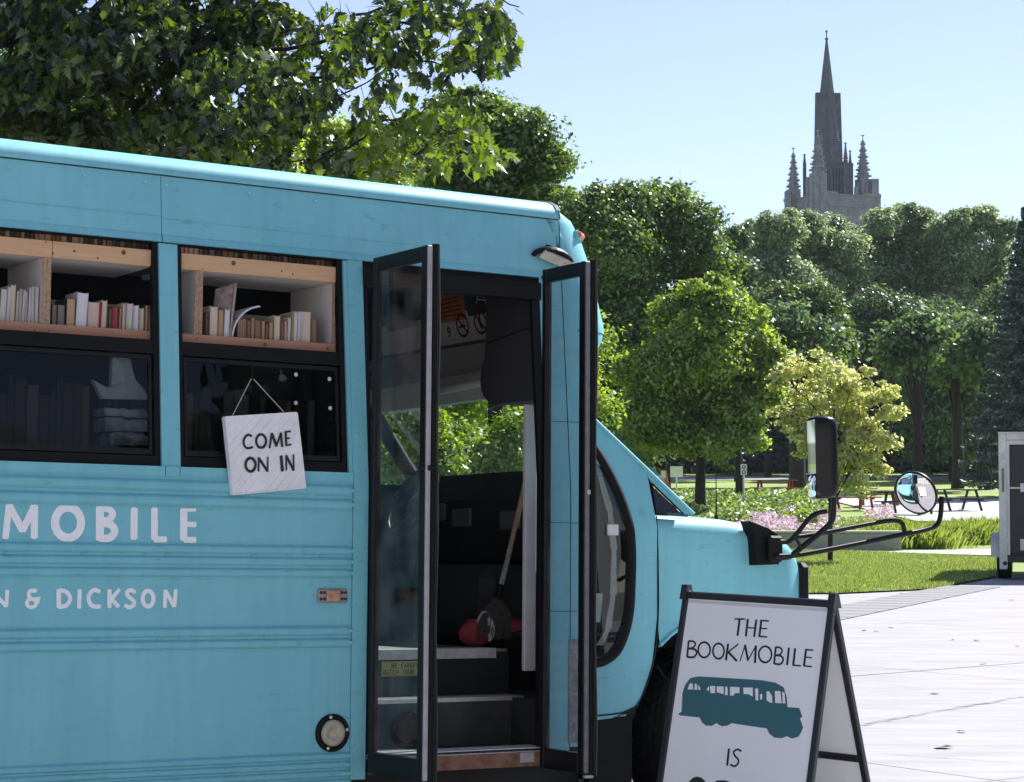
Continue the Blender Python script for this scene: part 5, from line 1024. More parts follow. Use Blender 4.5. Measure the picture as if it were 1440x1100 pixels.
# wheel
wh = empty('wheel'); wh.parent = bus; wh.matrix_local = Matrix.Translation((1.765, .20, .42)) @ Matrix.Rotation(R(24), 4, 'Z')
RW = .385; mb = MB(); Mw = Matrix.Rotation(R(90), 4, 'X')
mb.lathe([(.20, .115), (.27, .125), (.34, .118), (.372, .100), (RW-.006, .085), (RW-.006, -.085), (.372, -.100), (.34, -.118), (.27, -.125), (.20, -.115)], Mw, 48); mb.obj('tyre', M_blk, wh)
mb = MB()
for k in range(40):
    a = 2*math.pi*k/40
    for j, yy in enumerate((-.080, -.045, -.012, .022, .055)):
        aa = a+(.04 if j % 2 else 0); mb.box(RW-.008, RW+.003, yy, yy+.026, -.022, .022, Matrix.Rotation(aa, 4, 'Y'))
mb.obj('tread_blocks', M_blk, wh)['kind'] = 'stuff'
mb = MB(); mb.lathe([(.205, .10), (.19, .085), (.17, .03), (.08, .02), (.07, .06), (0, .065)], Mw, 24); mb.obj('rim', mat('rim_grey', (.35, .35, .36), .4, .6), wh)
wh2 = wh.copy(); COL.objects.link(wh2); wh2.matrix_local = Matrix.Translation((1.775, 2.0, .48)) @ Matrix.Rotation(math.pi, 4, 'Z')
for ch in list(wh.children): c_ = ch.copy(); COL.objects.link(c_); c_.parent = wh2
# ---------------------------------------------------------------- lamps and lettering on the side
mb = MB(); Mx = Matrix.Translation((-.163, 0, .500)) @ Matrix.Rotation(R(90), 4, 'X')
mb.lathe([(.076, 0), (.076, .006), (.072, .010), (.054, .010), (.052, .006)], Mx, 32); sp = part('round_lamp', mb, M_blk)
mb = MB(); mb.lathe([(.053, .002), (.053, .012), (.045, .019), (.028, .020), (.024, .014), (.010, .013), (0, .013)], Mx, 32); mb.obj('lens', mat('yellowed_lens', (.40, .36, .27), .4, noise=.3, nscale=30), sp)
for q, a in enumerate((R(100), R(10), R(-110))): mb = MB(); mb.lathe([(.007, .009), (.006, .013), (0, .014)], Mx @ Matrix.Translation((.064*math.cos(a), .064*math.sin(a), 0)), 10); mb.obj('screw', M_wh, sp)
Mx = Matrix.Translation((-.172, 0, 1.047)); mb = MB(); mb.bbox(-.067, .067, -.012, 0, -.029, .029, .011, Mx); am = part('side_marker', mb, mat('grey_housing', (.30, .24, .21), .6, noise=.2, nscale=30))
mb = MB(); mb.bbox(-.030, .026, -.019, -.012, -.022, .022, .004, Mx); mb.obj('lens', mat('amber_old', (.42, .12, .045), .35, col2=(.55, .42, .28), nscale=28), am)
mb = MB()
for x in (-.055, -.040, .040, .055):
    for z in (-.013, .013): mb.lathe([(.0065, .012), (.006, .0145), (0, .0145)], Mx @ Matrix.Translation((x*1.0, 0, z)) @ Matrix.Rotation(R(90), 4, 'X'), 8)
mb.obj('screws', M_dark, am)
M_let = mat('white_lettering', (.86, .87, .88), .6, noise=.05, nscale=30)
def letters(strokes, counts, to3, nrm, m_, parent, fl=1.0):
    i = 0
    for c_ in counts:
        mb = MB()
        for k, (pts, wd) in enumerate(strokes[i:i+c_]): stroke(mb, pts, wd*fl, to3, nrm, k)
        mb.obj('letter', m_, parent); i += c_
for key, cn in (('mobile', (4, 1, 3, 1, 2, 4)), ('dickson', (3, 3, 2, 1, 1, 3, 1, 1, 3))): letters(DATA[key], cn, lambda u, v: (u, -.0006, v), (0, -1, 0), M_let, bus, 1.06)
# ---------------------------------------------------------------- mirrors
mb = MB(); mb.prism([(1.945, .03, 1.385), (2.05, .03, 1.355), (2.11, .03, 1.325), (2.115, .03, 1.19), (1.985, .03, 1.185), (1.975, .03, 1.31)], (0, -.07, 0)); mb.bbox(2.035, 2.115, -.075, -.04, 1.20, 1.32, .01); mirr = part('mirror_bracket', mb, M_blk)
A = lambda *p: [Vector(q) for q in p]
mb = MB(); mb.tube(smooth([(2.06, -.06, 1.222), (2.14, -.08, 1.225), (2.19, -.10, 1.262), (2.29, -.14, 1.345), (2.325, -.17, 1.40), (2.325, -.18, 1.50)]), .0135, 10)
mb.tube(smooth([(2.06, -.06, 1.30), (2.13, -.08, 1.292), (2.17, -.10, 1.33), (2.24, -.13, 1.415), (2.30, -.16, 1.435)]), .0115, 10); mb.tube([(2.16, -.10, 1.318), (2.19, -.11, 1.265)], .008, 8); mb.obj('mirror_arm', M_blkm, mirr)
mb = MB(); mb.tube(smooth([(2.06, -.07, 1.225), (2.20, -.09, 1.235), (2.50, -.12, 1.285), (2.75, -.14, 1.33), (2.93, -.15, 1.362), (3.005, -.155, 1.40), (3.02, -.16, 1.52)], 5), .0125, 10)
mb.tube(smooth([(2.17, -.09, 1.315), (2.30, -.10, 1.332), (2.55, -.12, 1.375), (2.72, -.13, 1.400), (2.785, -.135, 1.39), (2.80, -.137, 1.345)], 5), .011, 10); mb.obj('mirror_arm', M_blkm, mirr)
# main mirror housing (glass faces the rear)
Mx = Matrix.Translation((2.205, -.22, 1.675)) @ Matrix.Rotation(R(-27), 4, 'Z') @ Matrix.Rotation(R(-1), 4, 'Y')
hs = MB(); rows = []
for x, k_ in ((-.045, .97), (-.036, 1.0), (.03, 1.0), (.070, .96), (.085, .84)):
    row = []
    for a in np.linspace(0, 2*math.pi, 29)[:-1]:
        c_, s2 = math.cos(a), math.sin(a); e_ = .28
        row.append(Mx @ Vector((x*.8, .088*k_*math.copysign(abs(c_)**e_, c_), .188*k_*math.copysign(abs(s2)**e_, s2))))
    rows.append(row)
hs.grid(rows, True, True); hs.add(rows[-1], [tuple(range(28))]); hd_ = hs.obj('mirror_housing', mat('gloss_black', (.008, .008, .009), .3, noise=.2, spec=.3), mirr)
mb = MB(); mb.add([Mx @ Vector(p) for p in ((-.036, -.078, -.075), (-.036, .078, -.075), (-.036, .078, .172), (-.036, -.078, .172))], [(0,1,2,3)]); mb.obj('mirror_glass', mat('mirror_silver', (.55, .62, .62), .03, 1.), hd_)
mb = MB(); rows = []
for i in range(6):
    u = i/5*.99; rows.append([Mx @ Vector((-.037-.014*(1-u*u), .079*u*math.copysign(abs(math.cos(a))**.5, math.cos(a)), -.130+.050*u*math.copysign(abs(math.sin(a))**.5, math.sin(a)))) for a in np.linspace(0, 2*math.pi, 25)[:-1]])
mb.grid(rows, True, True); mb.obj('convex_glass', mat('mirror_convex', (.8, .8, .8), .03, 1.), hd_)
# round crossview mirror on the long arm
nrm = Vector((-.907, -.283, -.43)).normalized()
Mc = Matrix.Translation((2.865, -.15, 1.535)) @ nrm.to_track_quat('Z', 'Y').to_matrix().to_4x4()
mb = MB(); mb.lathe([(.104, -.012), (.110, -.004), (.110, .006), (.106, .010), (.102, .008)], Mc, 40); mb.lathe([(.102, -.012), (.07, -.045), (0, -.06)], Mc, 32); rmh = mb.obj('crossview_shell', M_blkm, mirr)
mb = MB(); mb.lathe([(.104*math.sin(u)/math.sin(.80), .006+.104/math.sin(.80)*(math.cos(u)-math.cos(.80))*.8) for u in np.linspace(.80, 0.001, 14)], Mc, 48); mb.obj('crossview_glass', bpy.data.materials['mirror_convex'], rmh)
mb = MB(); mb.tube([Mc @ Vector((0,0,-.05)), (2.96, -.13, 1.50), (3.018, -.16, 1.50)], .009, 8); mb.obj('mirror_clamp', M_blkm, rmh)
# ================================================================ shelves and books in the windows
M_pine = mat('pine_board', (.56, .33, .17), .7, col2=(.66, .42, .24), nscale=2.2, stretch=(2, 8, 26), bump=.1, bscale=30)
M_pine2 = mat('pine_red', (.38, .19, .11), .75, col2=(.48, .26, .16), nscale=2.2, stretch=(2, 8, 26), bump=.1, bscale=30)
M_chip = mat('chipboard', (.26, .15, .09), .9, col2=(.50, .34, .22), nscale=90, bump=.4, bscale=120)
M_mel = mat('melamine', (.62, .60, .58), .6, noise=.05, nscale=4)
M_knot = mat('knot', (.16, .07, .035), .8, noise=.3, nscale=60)
def shelf(label, x0, x1, joints, dividers, knots, ends):
    s_ = empty('bookshelf', MBUS @ Matrix.Translation((x0, .10, 2.03))); tag(s_, label, 'bookshelf')
    L = x1-x0
    xs = [0]+[j-x0 for j in joints]+[L]
    for a, b_ in zip(xs[:-1], xs[1:]):
        mb = MB(); mb.bbox(a+.0008, b_-.0008, 0, .018, .303, .368, .002); t = mb.obj('top_rail', M_pine, s_)
    mb = MB(); mb.bbox(0, L, .0, .018, -.002, .048, .002); mb.obj('bottom_rail', M_pine2, s_)
    mb = MB(); mb.box(.002, L-.002, .019, .40, .304, .322); mb.obj('top_board', M_mel, s_)
    mb = MB(); mb.box(.002, L-.002, .019, .40, .028, .044); mb.obj('bottom_board', M_mel, s_)
    for d in dividers:
        mb = MB(); mb.box(d-x0, d-x0+.017, .004, .008, .049, .302); mb.box(d-x0+.018, d-x0+.034, .004, .008, .049, .302); mb.obj('divider_edge', M_chip, s_)
        mb = MB(); mb.box(d-x0, d-x0+.034, .0085, .40, .045, .303); mb.obj('divider', M_mel, s_)
    for e in ends:
        mb = MB(); mb.box(e-x0, e-x0+.016, .019, .40, .045, .303); mb.obj('end_panel', M_mel, s_); mb = MB(); mb.box(e-x0, e-x0+.016, .004, .0185, .049, .302); mb.obj('panel_edge', M_chip, s_)
    mb = MB()
    for (x, z, r_) in knots: mb.lathe([(r_, 0), (r_*.6, .0006), (0, .0008)], Matrix.Translation((x-x0, -.0006, z-2.03)) @ Matrix.Rotation(R(90), 4, 'X') @ Matrix.Scale(1.0, 4), 12)
    mb.obj('knots', M_knot, s_)['kind'] = 'stuff'
    return s_
shelf('pine fronted bookshelf in the left bus window with two joined top rails', -1.72, -.925, [-1.343], [-1.378], [(-1.054, 2.378, .010), (-1.255, 2.366, .005), (-1.16, 2.347, .004), (-1.34, 2.350, .004), (-1.405, 2.049, .004), (-1.35, 2.050, .004), (-1.09, 2.06, .003), (-1.37, 2.39, .003)], [])
shelf('pine fronted bookshelf in the right bus window above the hanging board', -.812, -.108, [], [-.748], [(-.585, 2.375, .010), (-.37, 2.360, .004), (-.32, 2.353, .004), (-.72, 2.34, .003), (-.44, 2.056, .008), (-.155, 2.058, .006), (-.74, 2.06, .004), (-.12, 2.065, .003)], [-.128])
shelf('pine fronted bookshelf in the rearmost bus window', -2.46, -1.75, [], [-2.1], [(-2.3, 2.37, .009)], [])
def bookmat(c, dark=False): return mat('page_%d%d%d' % tuple(int(x*255) for x in c), c, .85, noise=.14, nscale=3, stretch=(220, 1, 1), bump=.2, bscale=5)
PAGE = {'white': (.62, .62, .64), 'cream': (.60, .50, .38), 'pale': (.56, .53, .47), 'tan': (.45, .30, .18), 'brown': (.26, .15, .095), 'red': (.34, .05, .055), 'pink': (.56, .42, .36), 'dark': (.09, .065, .05), 'grey': (.20, .165, .145), 'yellow': (.50, .42, .12)}
COV = {'white': (.5,.5,.52), 'cream': (.5,.42,.3), 'pale': (.35,.34,.32), 'tan': (.25,.14,.08), 'brown': (.12,.07,.05), 'red': (.30,.04,.04), 'pink': (.45,.2,.17), 'dark': (.03,.03,.03), 'grey': (.10,.09,.09), 'yellow': (.4,.33,.05)}
PM = {k: bookmat(v) for k, v in PAGE.items()}; CM = {k: mat('cover_'+k, v, .5) for k, v in COV.items()}
ORD = ['first', 'second', 'third', 'fourth', 'fifth', 'sixth', 'seventh', 'eighth', 'ninth', 'tenth', 'eleventh', 'twelfth', 'thirteenth', 'fourteenth', 'fifteenth', 'sixteenth', 'seventeenth', 'eighteenth', 'nineteenth', 'twentieth']
def book(x0, x1, ztop, col, label, lean=0., y=.125, dep=.13, z0=2.075, cat='book', grp=None, cov=None):
    w_ = max(.005, x1-x0-.0012); h = ztop-z0
    M_ = MBUS @ Matrix.Translation((x0, y, z0)) @ Matrix.Rotation(lean, 4, 'Y')
    t = min(.0014, w_*.2)
    pg = MB(); n_ = 5; rowf = [(t+(w_-2*t)*k/n_, .0025+.0035*math.sin(math.pi*k/n_)) for k in range(n_+1)]   # hollow fore edge
    zt = h-.003; base_ = [(a, b_, .001) for a, b_ in rowf]+[(w_-t, dep, .001), (t, dep, .001)]
    pg.prism(base_, (0, 0, zt-.001+random.uniform(-.001, .001)))
    cv = MB(); cv.box(0, t*.98, 0, dep+.002, 0, h); cv.box(w_-t*.98, w_, 0, dep+.002, 0, h); cv.box(t*.98, w_-t*.98, dep, dep+.002, 0, h)
    o = cv.obj('book', CM[cov or col], None, M_); tag(o, label, cat, grp)
    pg.obj('page_block', PM[col], o)
    return o
def colword(c): return {'white': 'white', 'cream': 'cream', 'pale': 'pale grey', 'tan': 'tan', 'brown': 'brown', 'red': 'dark red', 'pink': 'pinkish', 'dark': 'dark brown', 'grey': 'dull grey brown', 'yellow': 'yellow'}[c]
PX = lambda x, z=2.13, y=.125: None
# pixel columns measured on the photo turned into metres along the shelf (y = .125)
def xw(px): return -1.5365 + (px)*.0028655 - (0 if px < 0 else 0) + (px*px)*2.6e-7*1.0
Lb = [(-40,-22,2.21,'tan'),(-21,-1,2.20,'pale'),(0,9,2.205,'pale'),(9.5,14,2.214,'white'),(14.5,21,2.222,'cream'),(22,26,2.20,'pale'),(26.5,30,2.208,'cream'),(30.5,34,2.205,'white'),(34.5,38,2.20,'pale'),(38.5,42.5,2.218,'white'),(43,48,2.222,'pale'),(48.5,53,2.222,'white'),(53.5,60,2.222,'cream')]
for i, (a, b_, z, c) in enumerate(Lb):
    book(xw(a), xw(b_), z, c, f'{ORD[len(Lb)-1-i]} book left of the chipboard divider in the left window, {colword(c)} page edges', random.uniform(-.01, .05), grp='books on the left window shelf')
Lc = [(72,79,2.160,'grey',0),(79.5,90,2.160,'grey',0),(91.5,104,2.186,'tan',.02),(104.5,120,2.214,'white',.06),(121,137,2.180,'pink',.03),(136,140,2.18,'red',.05),(140,147,2.190,'cream',.05),(147.5,150.5,2.165,'grey',0),(151,155,2.160,'brown',.01),(156,164,2.166,'red',0),(164.5,169,2.165,'tan',.03),(169.5,174,2.184,'cream',.02),(174.5,184,2.186,'pale',.03),(184.5,192.5,2.180,'white',.01),(193,200,2.170,'cream',.01),(200.5,206,2.184,'tan',0),(206.5,217,2.182,'pink',0),(217.5,221,2.182,'white',.02)]
for i, (a, b_, z, c, l_) in enumerate(Lc):
    book(xw(a), xw(b_), z, c, f'{ORD[i]} book right of the chipboard divider in the left window, {colword(c)} page edges', l_*.8, grp='books on the left window shelf', cov='dark' if c in ('grey', 'tan') else None)
def xr(px): return -.8015 + (px-252)*.003085 + (px-252)**2*2.8e-7
Rc = [(285.5,288,2.17,'dark',0),(288.5,292,2.172,'brown',0),(294,305,2.200,'cream',.01),(305.5,313,2.188,'tan',.02),(313.5,321,2.192,'white',.05),(333,346,2.160,'brown',.0),(346.5,352,2.155,'brown',0),(352.5,357,2.166,'tan',0),(357.5,366,2.158,'brown',0),(367,372,2.158,'tan',0),(372.5,377,2.148,'brown',.02),(377.5,383.5,2.155,'tan',.02),(384.5,393,2.182,'cream',.02),(394,399,2.162,'brown',0),(399.5,403.5,2.162,'pink',0),(404,408,2.178,'white',.03),(409,412,2.196,'yellow',.04),(412.5,417.5,2.204,'white',.03),(418,422.5,2.206,'white',.03),(423,437,2.208,'cream',0),(437.5,446,2.180,'brown',0)]
for i, (a, b_, z, c, l_) in enumerate(Rc):
    wh_ = f'{ORD[i]} book right of the chipboard divider in the right window' if i < 5 else f'{ORD[len(Rc)-1-i]} book counted from the white end panel in the right window'
    book(xr(a), xr(b_), z, c, f'{wh_}, {colword(c)} page edges', l_*.8, grp='books on the right window shelf')
# leaning magazines
mb = MB(); Mx = MBUS @ Matrix.Translation((xr(321), .125, 2.076)) @ Matrix.Rotation(.10, 4, 'Y')
mb.bbox(0, .009, 0, .16, 0, .225, .001); o = mb.obj('magazine', mat('collage', (.20, .12, .10), .5, col2=(.40, .36, .34), nscale=30), None, Mx); tag(o, 'tall magazine with collage cover standing up between the books in the right window', 'magazine')
mb = MB(); mb.prism([(.009, -.001, .1), (.009, -.001, .226), (-.045, .085, .200), (-.045, .085, .09)], (.0006, .0, 0)); mb.obj('folded_cover', bpy.data.materials['collage'], o)
mb = MB(); rows = []
for t in np.linspace(0, 1, 14):
    a = t*1.45; r_ = .135; z = r_*math.sin(min(a, 1.5)) if t < 1 else r_*math.sin(a); x = r_*(1-math.cos(a)); rows.append([(x, 0, z), (x, .15, z)])
mb.grid(rows, True); mb.grid([[(x+.008*math.cos(t_*1.45)*0-.007*(1-t_*.2), y_, z_+.006*t_) for x, y_, z_ in r_] for r_, t_ in zip(rows, np.linspace(0, 1, 14))], True)
fr_ = [r_[0] for r_ in rows]; bk = [(x-.007*(1-t_*.2), y_, z_+.006*t_) for (x, y_, z_), t_ in zip(fr_, np.linspace(0, 1, 14))]; mb.grid([fr_, bk], True)
o = mb.obj('magazine', PM['white'], None, MBUS @ Matrix.Translation((xr(327), .124, 2.076))); tag(o, 'white floppy magazine bending over to the right on the right window shelf', 'magazine')
U_ = ['first','second','third','fourth','fifth','sixth','seventh','eighth','ninth']; TN = ['', 'ten', 'twenty', 'thirty', 'forty', 'fifty']
def ordw(n):
    n += 1
    if n <= 20: return ORD[n-1]
    return TN[n//10][:-1]+'ieth' if n % 10 == 0 else TN[n//10]+'-'+U_[n % 10-1]
nb = nb2 = 0
# row of books on top of each shelf, only their feet show under the window header
k = 0
for (xa, xb, w_) in ((-1.62, -.935, 'left'), (-.80, -.125, 'right')):
    x = xa
    while x < xb:
        t = random.uniform(.012, .03); c = random.choice(['dark', 'dark', 'brown', 'grey', 'dark', 'tan' if w_ == 'left' else 'grey'])
        if w_ == 'right' and x < -.73: c = 'pink'
        nb = (nb+1) if x > xa else 0
        book(x, min(x+t, xb), 2.36+random.uniform(.14, .19), c, f'{ordw(nb)} book from the left in the upper row of the {w_} window, {colword(c)}', 0, y=.13, dep=.12, z0=2.353, grp='books in the upper rows'); x += t+.0012
# dim shelves of books behind the lower dark panes
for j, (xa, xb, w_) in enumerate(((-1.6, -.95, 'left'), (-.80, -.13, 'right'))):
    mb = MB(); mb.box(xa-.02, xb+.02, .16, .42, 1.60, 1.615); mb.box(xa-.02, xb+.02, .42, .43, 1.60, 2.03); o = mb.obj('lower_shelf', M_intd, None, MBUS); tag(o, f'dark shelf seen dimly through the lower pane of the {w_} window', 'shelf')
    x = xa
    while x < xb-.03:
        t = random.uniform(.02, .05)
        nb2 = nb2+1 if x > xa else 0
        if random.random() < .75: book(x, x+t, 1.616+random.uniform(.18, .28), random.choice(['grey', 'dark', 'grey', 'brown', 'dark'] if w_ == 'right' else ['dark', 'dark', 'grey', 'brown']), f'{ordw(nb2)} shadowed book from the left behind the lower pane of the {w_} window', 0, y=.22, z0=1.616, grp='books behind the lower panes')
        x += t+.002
# pale shapes added behind the left lower pane to imitate its reflection
M_refl = mat('grey_cloth', (.85, .85, .85), .7, noise=.15, nscale=7, bump=.3, bscale=25)
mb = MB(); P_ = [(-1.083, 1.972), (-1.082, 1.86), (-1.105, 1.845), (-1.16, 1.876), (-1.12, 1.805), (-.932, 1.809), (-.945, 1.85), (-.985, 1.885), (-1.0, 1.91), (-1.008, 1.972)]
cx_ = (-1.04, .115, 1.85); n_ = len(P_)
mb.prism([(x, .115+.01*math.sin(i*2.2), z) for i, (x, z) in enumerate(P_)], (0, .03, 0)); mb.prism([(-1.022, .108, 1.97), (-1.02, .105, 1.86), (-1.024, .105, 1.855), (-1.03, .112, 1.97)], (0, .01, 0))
o = mb.obj('cloth_bag', M_refl, None, MBUS); tag(o, 'pale grey flared cloth bag hanging behind the lower pane of the left window', 'bag')
M_refl_stone = mat('slate', (.14, .14, .15), .8, col2=(.75, .75, .76), nscale=9, bump=.8, bscale=14)
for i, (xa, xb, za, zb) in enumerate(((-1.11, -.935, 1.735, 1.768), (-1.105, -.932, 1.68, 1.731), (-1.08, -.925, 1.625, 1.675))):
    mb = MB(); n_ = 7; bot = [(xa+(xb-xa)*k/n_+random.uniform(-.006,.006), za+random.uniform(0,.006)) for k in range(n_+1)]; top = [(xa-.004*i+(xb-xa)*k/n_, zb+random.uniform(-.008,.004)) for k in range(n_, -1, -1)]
    mb.prism([(x, .115+random.uniform(-.006,.006), z) for x, z in bot+top], (0, .12, 0)); o = mb.obj('slate_block', M_refl_stone, None, MBUS); tag(o, ['top rough grey stone slab', 'middle rough grey stone slab', 'lowest rough grey stone slab'][i]+' stacked behind the lower pane of the left window', 'stone slab')
# ================================================================ hanging board COME ON IN
sg = empty('hanging_sign', MBUS @ Matrix.Translation((-.5, -.03, 1.6))); tag(sg, 'small white slatted wooden board hanging on string, painted COME ON IN', 'sign')
off = Vector((-.5, -.03, 1.6)); M_wood = mat('whitewashed_wood', (.80, .79, .80), .85, col2=(.92, .91, .92), nscale=3, stretch=(4, 1, 4), bump=.5, bscale=50)
Bc = [Vector((x, 0, z)) for x, z in DATA['board']]; TL, TR_, BR, BL = Bc
poly = [Vector((p.x, p.z)) for p in (TL, TR_, BR, BL)]
dn = Vector((1, 1.12)).normalized(); nn_ = Vector((-dn.y, dn.x)); cs = [p.dot(nn_) for p in poly]; lo, hi = min(cs), max(cs); npk = 15
for k in range(npk):
    a, b_ = lo+(hi-lo)*k/npk+.0004, lo+(hi-lo)*(k+1)/npk-.0004
    q = clip(clip(poly, nn_, a, 1), nn_, b_, -1)
    if len(q) < 3: continue
    mb = MB(); dd = .0005*((k*3) % 4); mb.prism([(p.x+.5, -.005-.0+.0-.0, p.y-1.6) for p in q], (0, .007+dd*0, 0))
    for v_i in range(len(mb.v)):
        x_, y_, z_ = mb.v[v_i]
        if y_ < 0: mb.v[v_i] = (x_, y_-dd, z_)
    o = mb.obj('slat', M_wood, sg)
mb = MB(); mb.prism([(p.x+.5, .003, p.y-1.6) for p in poly], (0, .014, 0)); mb.obj('backing', M_wood, sg)
mb = MB(); q = [Vector((p.x+.5, -.004, p.y-1.6)) for p in poly]
ctr = sum(q, Vector())/4
for i in range(4):
    a, b_ = q[i], q[(i+1) % 4]; d_ = (b_-a).normalized(); mid_ = (a+b_)/2; inn = (ctr-mid_).normalized()*.004
    mb.prism([a+Vector((0,-.006,0)), b_+Vector((0,-.006,0)), b_+Vector((0,.022,0)), a+Vector((0,.022,0))], -inn)
mb.obj('edge_strip', M_wood, sg)
letters([([(a+.5, b_-1.6) for a, b_ in pts], wd) for pts, wd in DATA['come']], (1, 1, 4, 4, 1, 3, 1, 3), lambda u, v: (u, -.0082, v), (0, -1, 0), M_dark, sg)
mb = MB(); s3 = [Vector((x+.5, .0, z-1.6)) for x, z in DATA['string']]; s3[1].y = .045; s3[0].y = .004; s3[2].y = .004; mb.tube([s3[0], s3[1]-Vector((.008,0,0)), s3[1]+Vector((0,0,.004)), s3[1]+Vector((.008,0,0)), s3[2]], .0022, 6)
mb.obj('string', mat('twine', (.42, .38, .32), .9), sg)
mb = MB(); mb.tube([s3[1]+Vector((0,.03,.004)), s3[1]+Vector((0,-.006,.004))], .004, 6); mb.tube([s3[1]+Vector((0,-.002,.0)), s3[1]+Vector((-.004,-.002,.03)), s3[1]+Vector((-.002,.0,.09))], .0022, 5); mb.obj('hook', M_blkm, sg)
# ================================================================ broom and bag inside the door
MB_ = MBUS
br = empty('broom', MB_ @ Matrix.Translation((1.0, .72, .83))); tag(br, 'broom with wooden handle leaning inside the open bus door', 'broom')
o0 = Vector((1.0, .72, .83)); p_top = Vector((1.235, .70, 1.68))-o0; p_mid = Vector((1.102, .70, 1.178))-o0; p_bot = Vector((1.065, .70, 1.05))-o0
mb = MB(); mb.tube([p_top, p_mid.lerp(p_top, .15)], .0125, 10); mb.obj('handle', mat('wood_handle', (.45, .27, .17), .6, noise=.15), br)
mb = MB(); mb.tube([p_mid.lerp(p_top, .148), p_mid.lerp(p_bot, .75)], .0128, 10); mb.obj('handle_label', mat('printed_label', (.55, .53, .50), .6, col2=(.12, .12, .12), nscale=60), br)
mb = MB(); mb.tube([p_mid.lerp(p_bot, .7), p_bot, p_bot+Vector((-.01, 0, -.03))], [.014, .016, .022], 10); mb.obj('ferrule', M_blk, br)
mb = MB(); rg_ = random.Random(3)
for q in range(260):
    a = rg_.uniform(0, 6.28); r0 = .02*rg_.random(); ex = rg_.uniform(-.105, .085); ey = rg_.uniform(-.03, .03)
    p0 = p_bot+Vector((-.01+r0*math.cos(a), r0*math.sin(a), -.02)); p1 = p_bot+Vector((-.02+ex*.8, ey, -.09)); p2 = p_bot+Vector((-.03+ex, ey*1.3, -.20+rg_.uniform(-.02, .03)))
    s_ = Vector((.0022, 0, 0)); mb.add([p0-s_, p0+s_, p1+s_, p1-s_, p2+s_, p2-s_], [(0,1,2,3),(3,2,4,5)])
mb.obj('bristles', mat('bristle', (.075, .062, .055), .9, noise=.3, nscale=30), br)
# cloth bags
def blob(cx, cy, cz, rx, ry, rz, seed, n=14, m=18, fl=.15):
    g = random.Random(seed); ph = [g.uniform(0, 6.28) for _ in range(6)]; rows = []
    for i in range(n+1):
        u = math.pi*i/n; row = []
        for k in range(m):
            v = 2*math.pi*k/m; r_ = 1+fl*math.sin(3*v+ph[0]+u*2)*math.sin(u)+fl*.6*math.sin(5*v+ph[1])*math.sin(2*u+ph[2])
            row.append((cx+rx*r_*math.sin(u)*math.cos(v), cy+ry*r_*math.sin(u)*math.sin(v), cz+rz*(abs(math.cos(u))**.8*math.copysign(1, math.cos(u)))))
        rows.append(row)
    mb = MB(); mb.grid(rows, True, True); return mb
M_redc = mat('red_cloth', (.32, .035, .05), .8, noise=.2, nscale=20); M_whc = mat('white_cloth', (.5, .48, .5), .8, noise=.1)
o = blob(0, 0, .06, .075, .06, .065, 1).obj('cloth_bag', M_redc, None, MB_ @ Matrix.Translation((.96, .74, .808))); tag(o, 'crumpled red and white cloth bag on the bus floor below the broom', 'bag')
mb = MB(); mb.grid([[(.03+.03*math.cos(a)*s_-.0, -.066-.004*s_, .075+.05*s_*math.sin(a)) for a in np.linspace(-1.6, 1.8, 10)] for s_ in (.4, .8, 1.1)], True); mb.obj('white_panel', M_whc, o)
mb = MB(); mb.tube(smooth([(-.02, -.05, .11), (.0, -.06, .15), (.03, -.06, .15), (.04, -.05, .10)]), .005, 6); mb.obj('bag_strap', M_whc, o)
o = blob(0, 0, .045, .072, .055, .045, 5, fl=.05).obj('red_pouch', M_redc, None, MB_ @ Matrix.Translation((1.145, .72, .845))); tag(o, 'smooth red pouch lying beside the white upright inside the bus door', 'pouch')
mb = blob(0, 0, .02, .085, .06, .03, 8, fl=.1); mb.obj('pouch_base', M_intd, o)

# ================================================================ sandwich board
x0_, y0_, yaw_, w_, ht_, sf_, sb_, rl_ = 0.994, 8.651, .690, .72, 1.06, .254, .341, -.019
u_ = Vector((math.cos(yaw_)*math.cos(rl_), -math.sin(yaw_)*math.cos(rl_), math.sin(rl_))); n_ = Vector((-math.sin(yaw_), -math.cos(yaw_), 0)); Tp = Vector((x0_, y0_, ht_))
ab = empty('sandwich_board', loc=(x0_, y0_, 0)); tag(ab, 'white sandwich board with black frame on the plaza reading THE BOOKMOBILE IS OPEN', 'sign'); T0 = Tp-Vector((x0_, y0_, 0))
M_panel = mat('sign_white', (.90, .90, .91), .5, noise=.03, nscale=2)
M_frame = mat('sign_frame', (.010, .011, .013), .4, noise=.2, nscale=10)
def face(sn, m_text):
    dv = (Vector((0,0,-1))+n_*sn).normalized(); nf = u_.cross(dv); nf = nf if nf.dot(n_*(1 if sn > 0 else -1)) > 0 else -nf; nf.normalize()
    Hh = T0.z/abs(dv.z)-.015; hw_ = w_/2
    F = lambda a, b_, c=0: T0+u_*a+dv*b_+nf*c
    Mx = Matrix((( u_.x, dv.x, nf.x, T0.x), (u_.y, dv.y, nf.y, T0.y), (u_.z, dv.z, nf.z, T0.z), (0,0,0,1)))
    f = MB()
    f.bbox(-hw_-.002, -hw_+.026, -.005, Hh, -.014, .012, .004, Mx); f.bbox(hw_-.026, hw_+.002, -.005, Hh, -.014, .012, .004, Mx)
    f.bbox(-hw_+.026, hw_-.026, .0, .028, -.013, .011, .004, Mx)
    if sn < 0: f.bbox(-hw_+.026, hw_-.026, .66, .69, -.013, .011, .004, Mx)
    else: f.bbox(-hw_+.026, hw_-.026, Hh-.12, Hh-.09, -.013, .011, .004, Mx)
    fr = f.obj('frame', M_frame, ab)
    p = MB()
    p.box(-hw_+.027, hw_-.027, .029, Hh-.13, -.004, .004, Mx); pn = p.obj('panel', M_panel, ab)
    return pn, F, nf, Mx
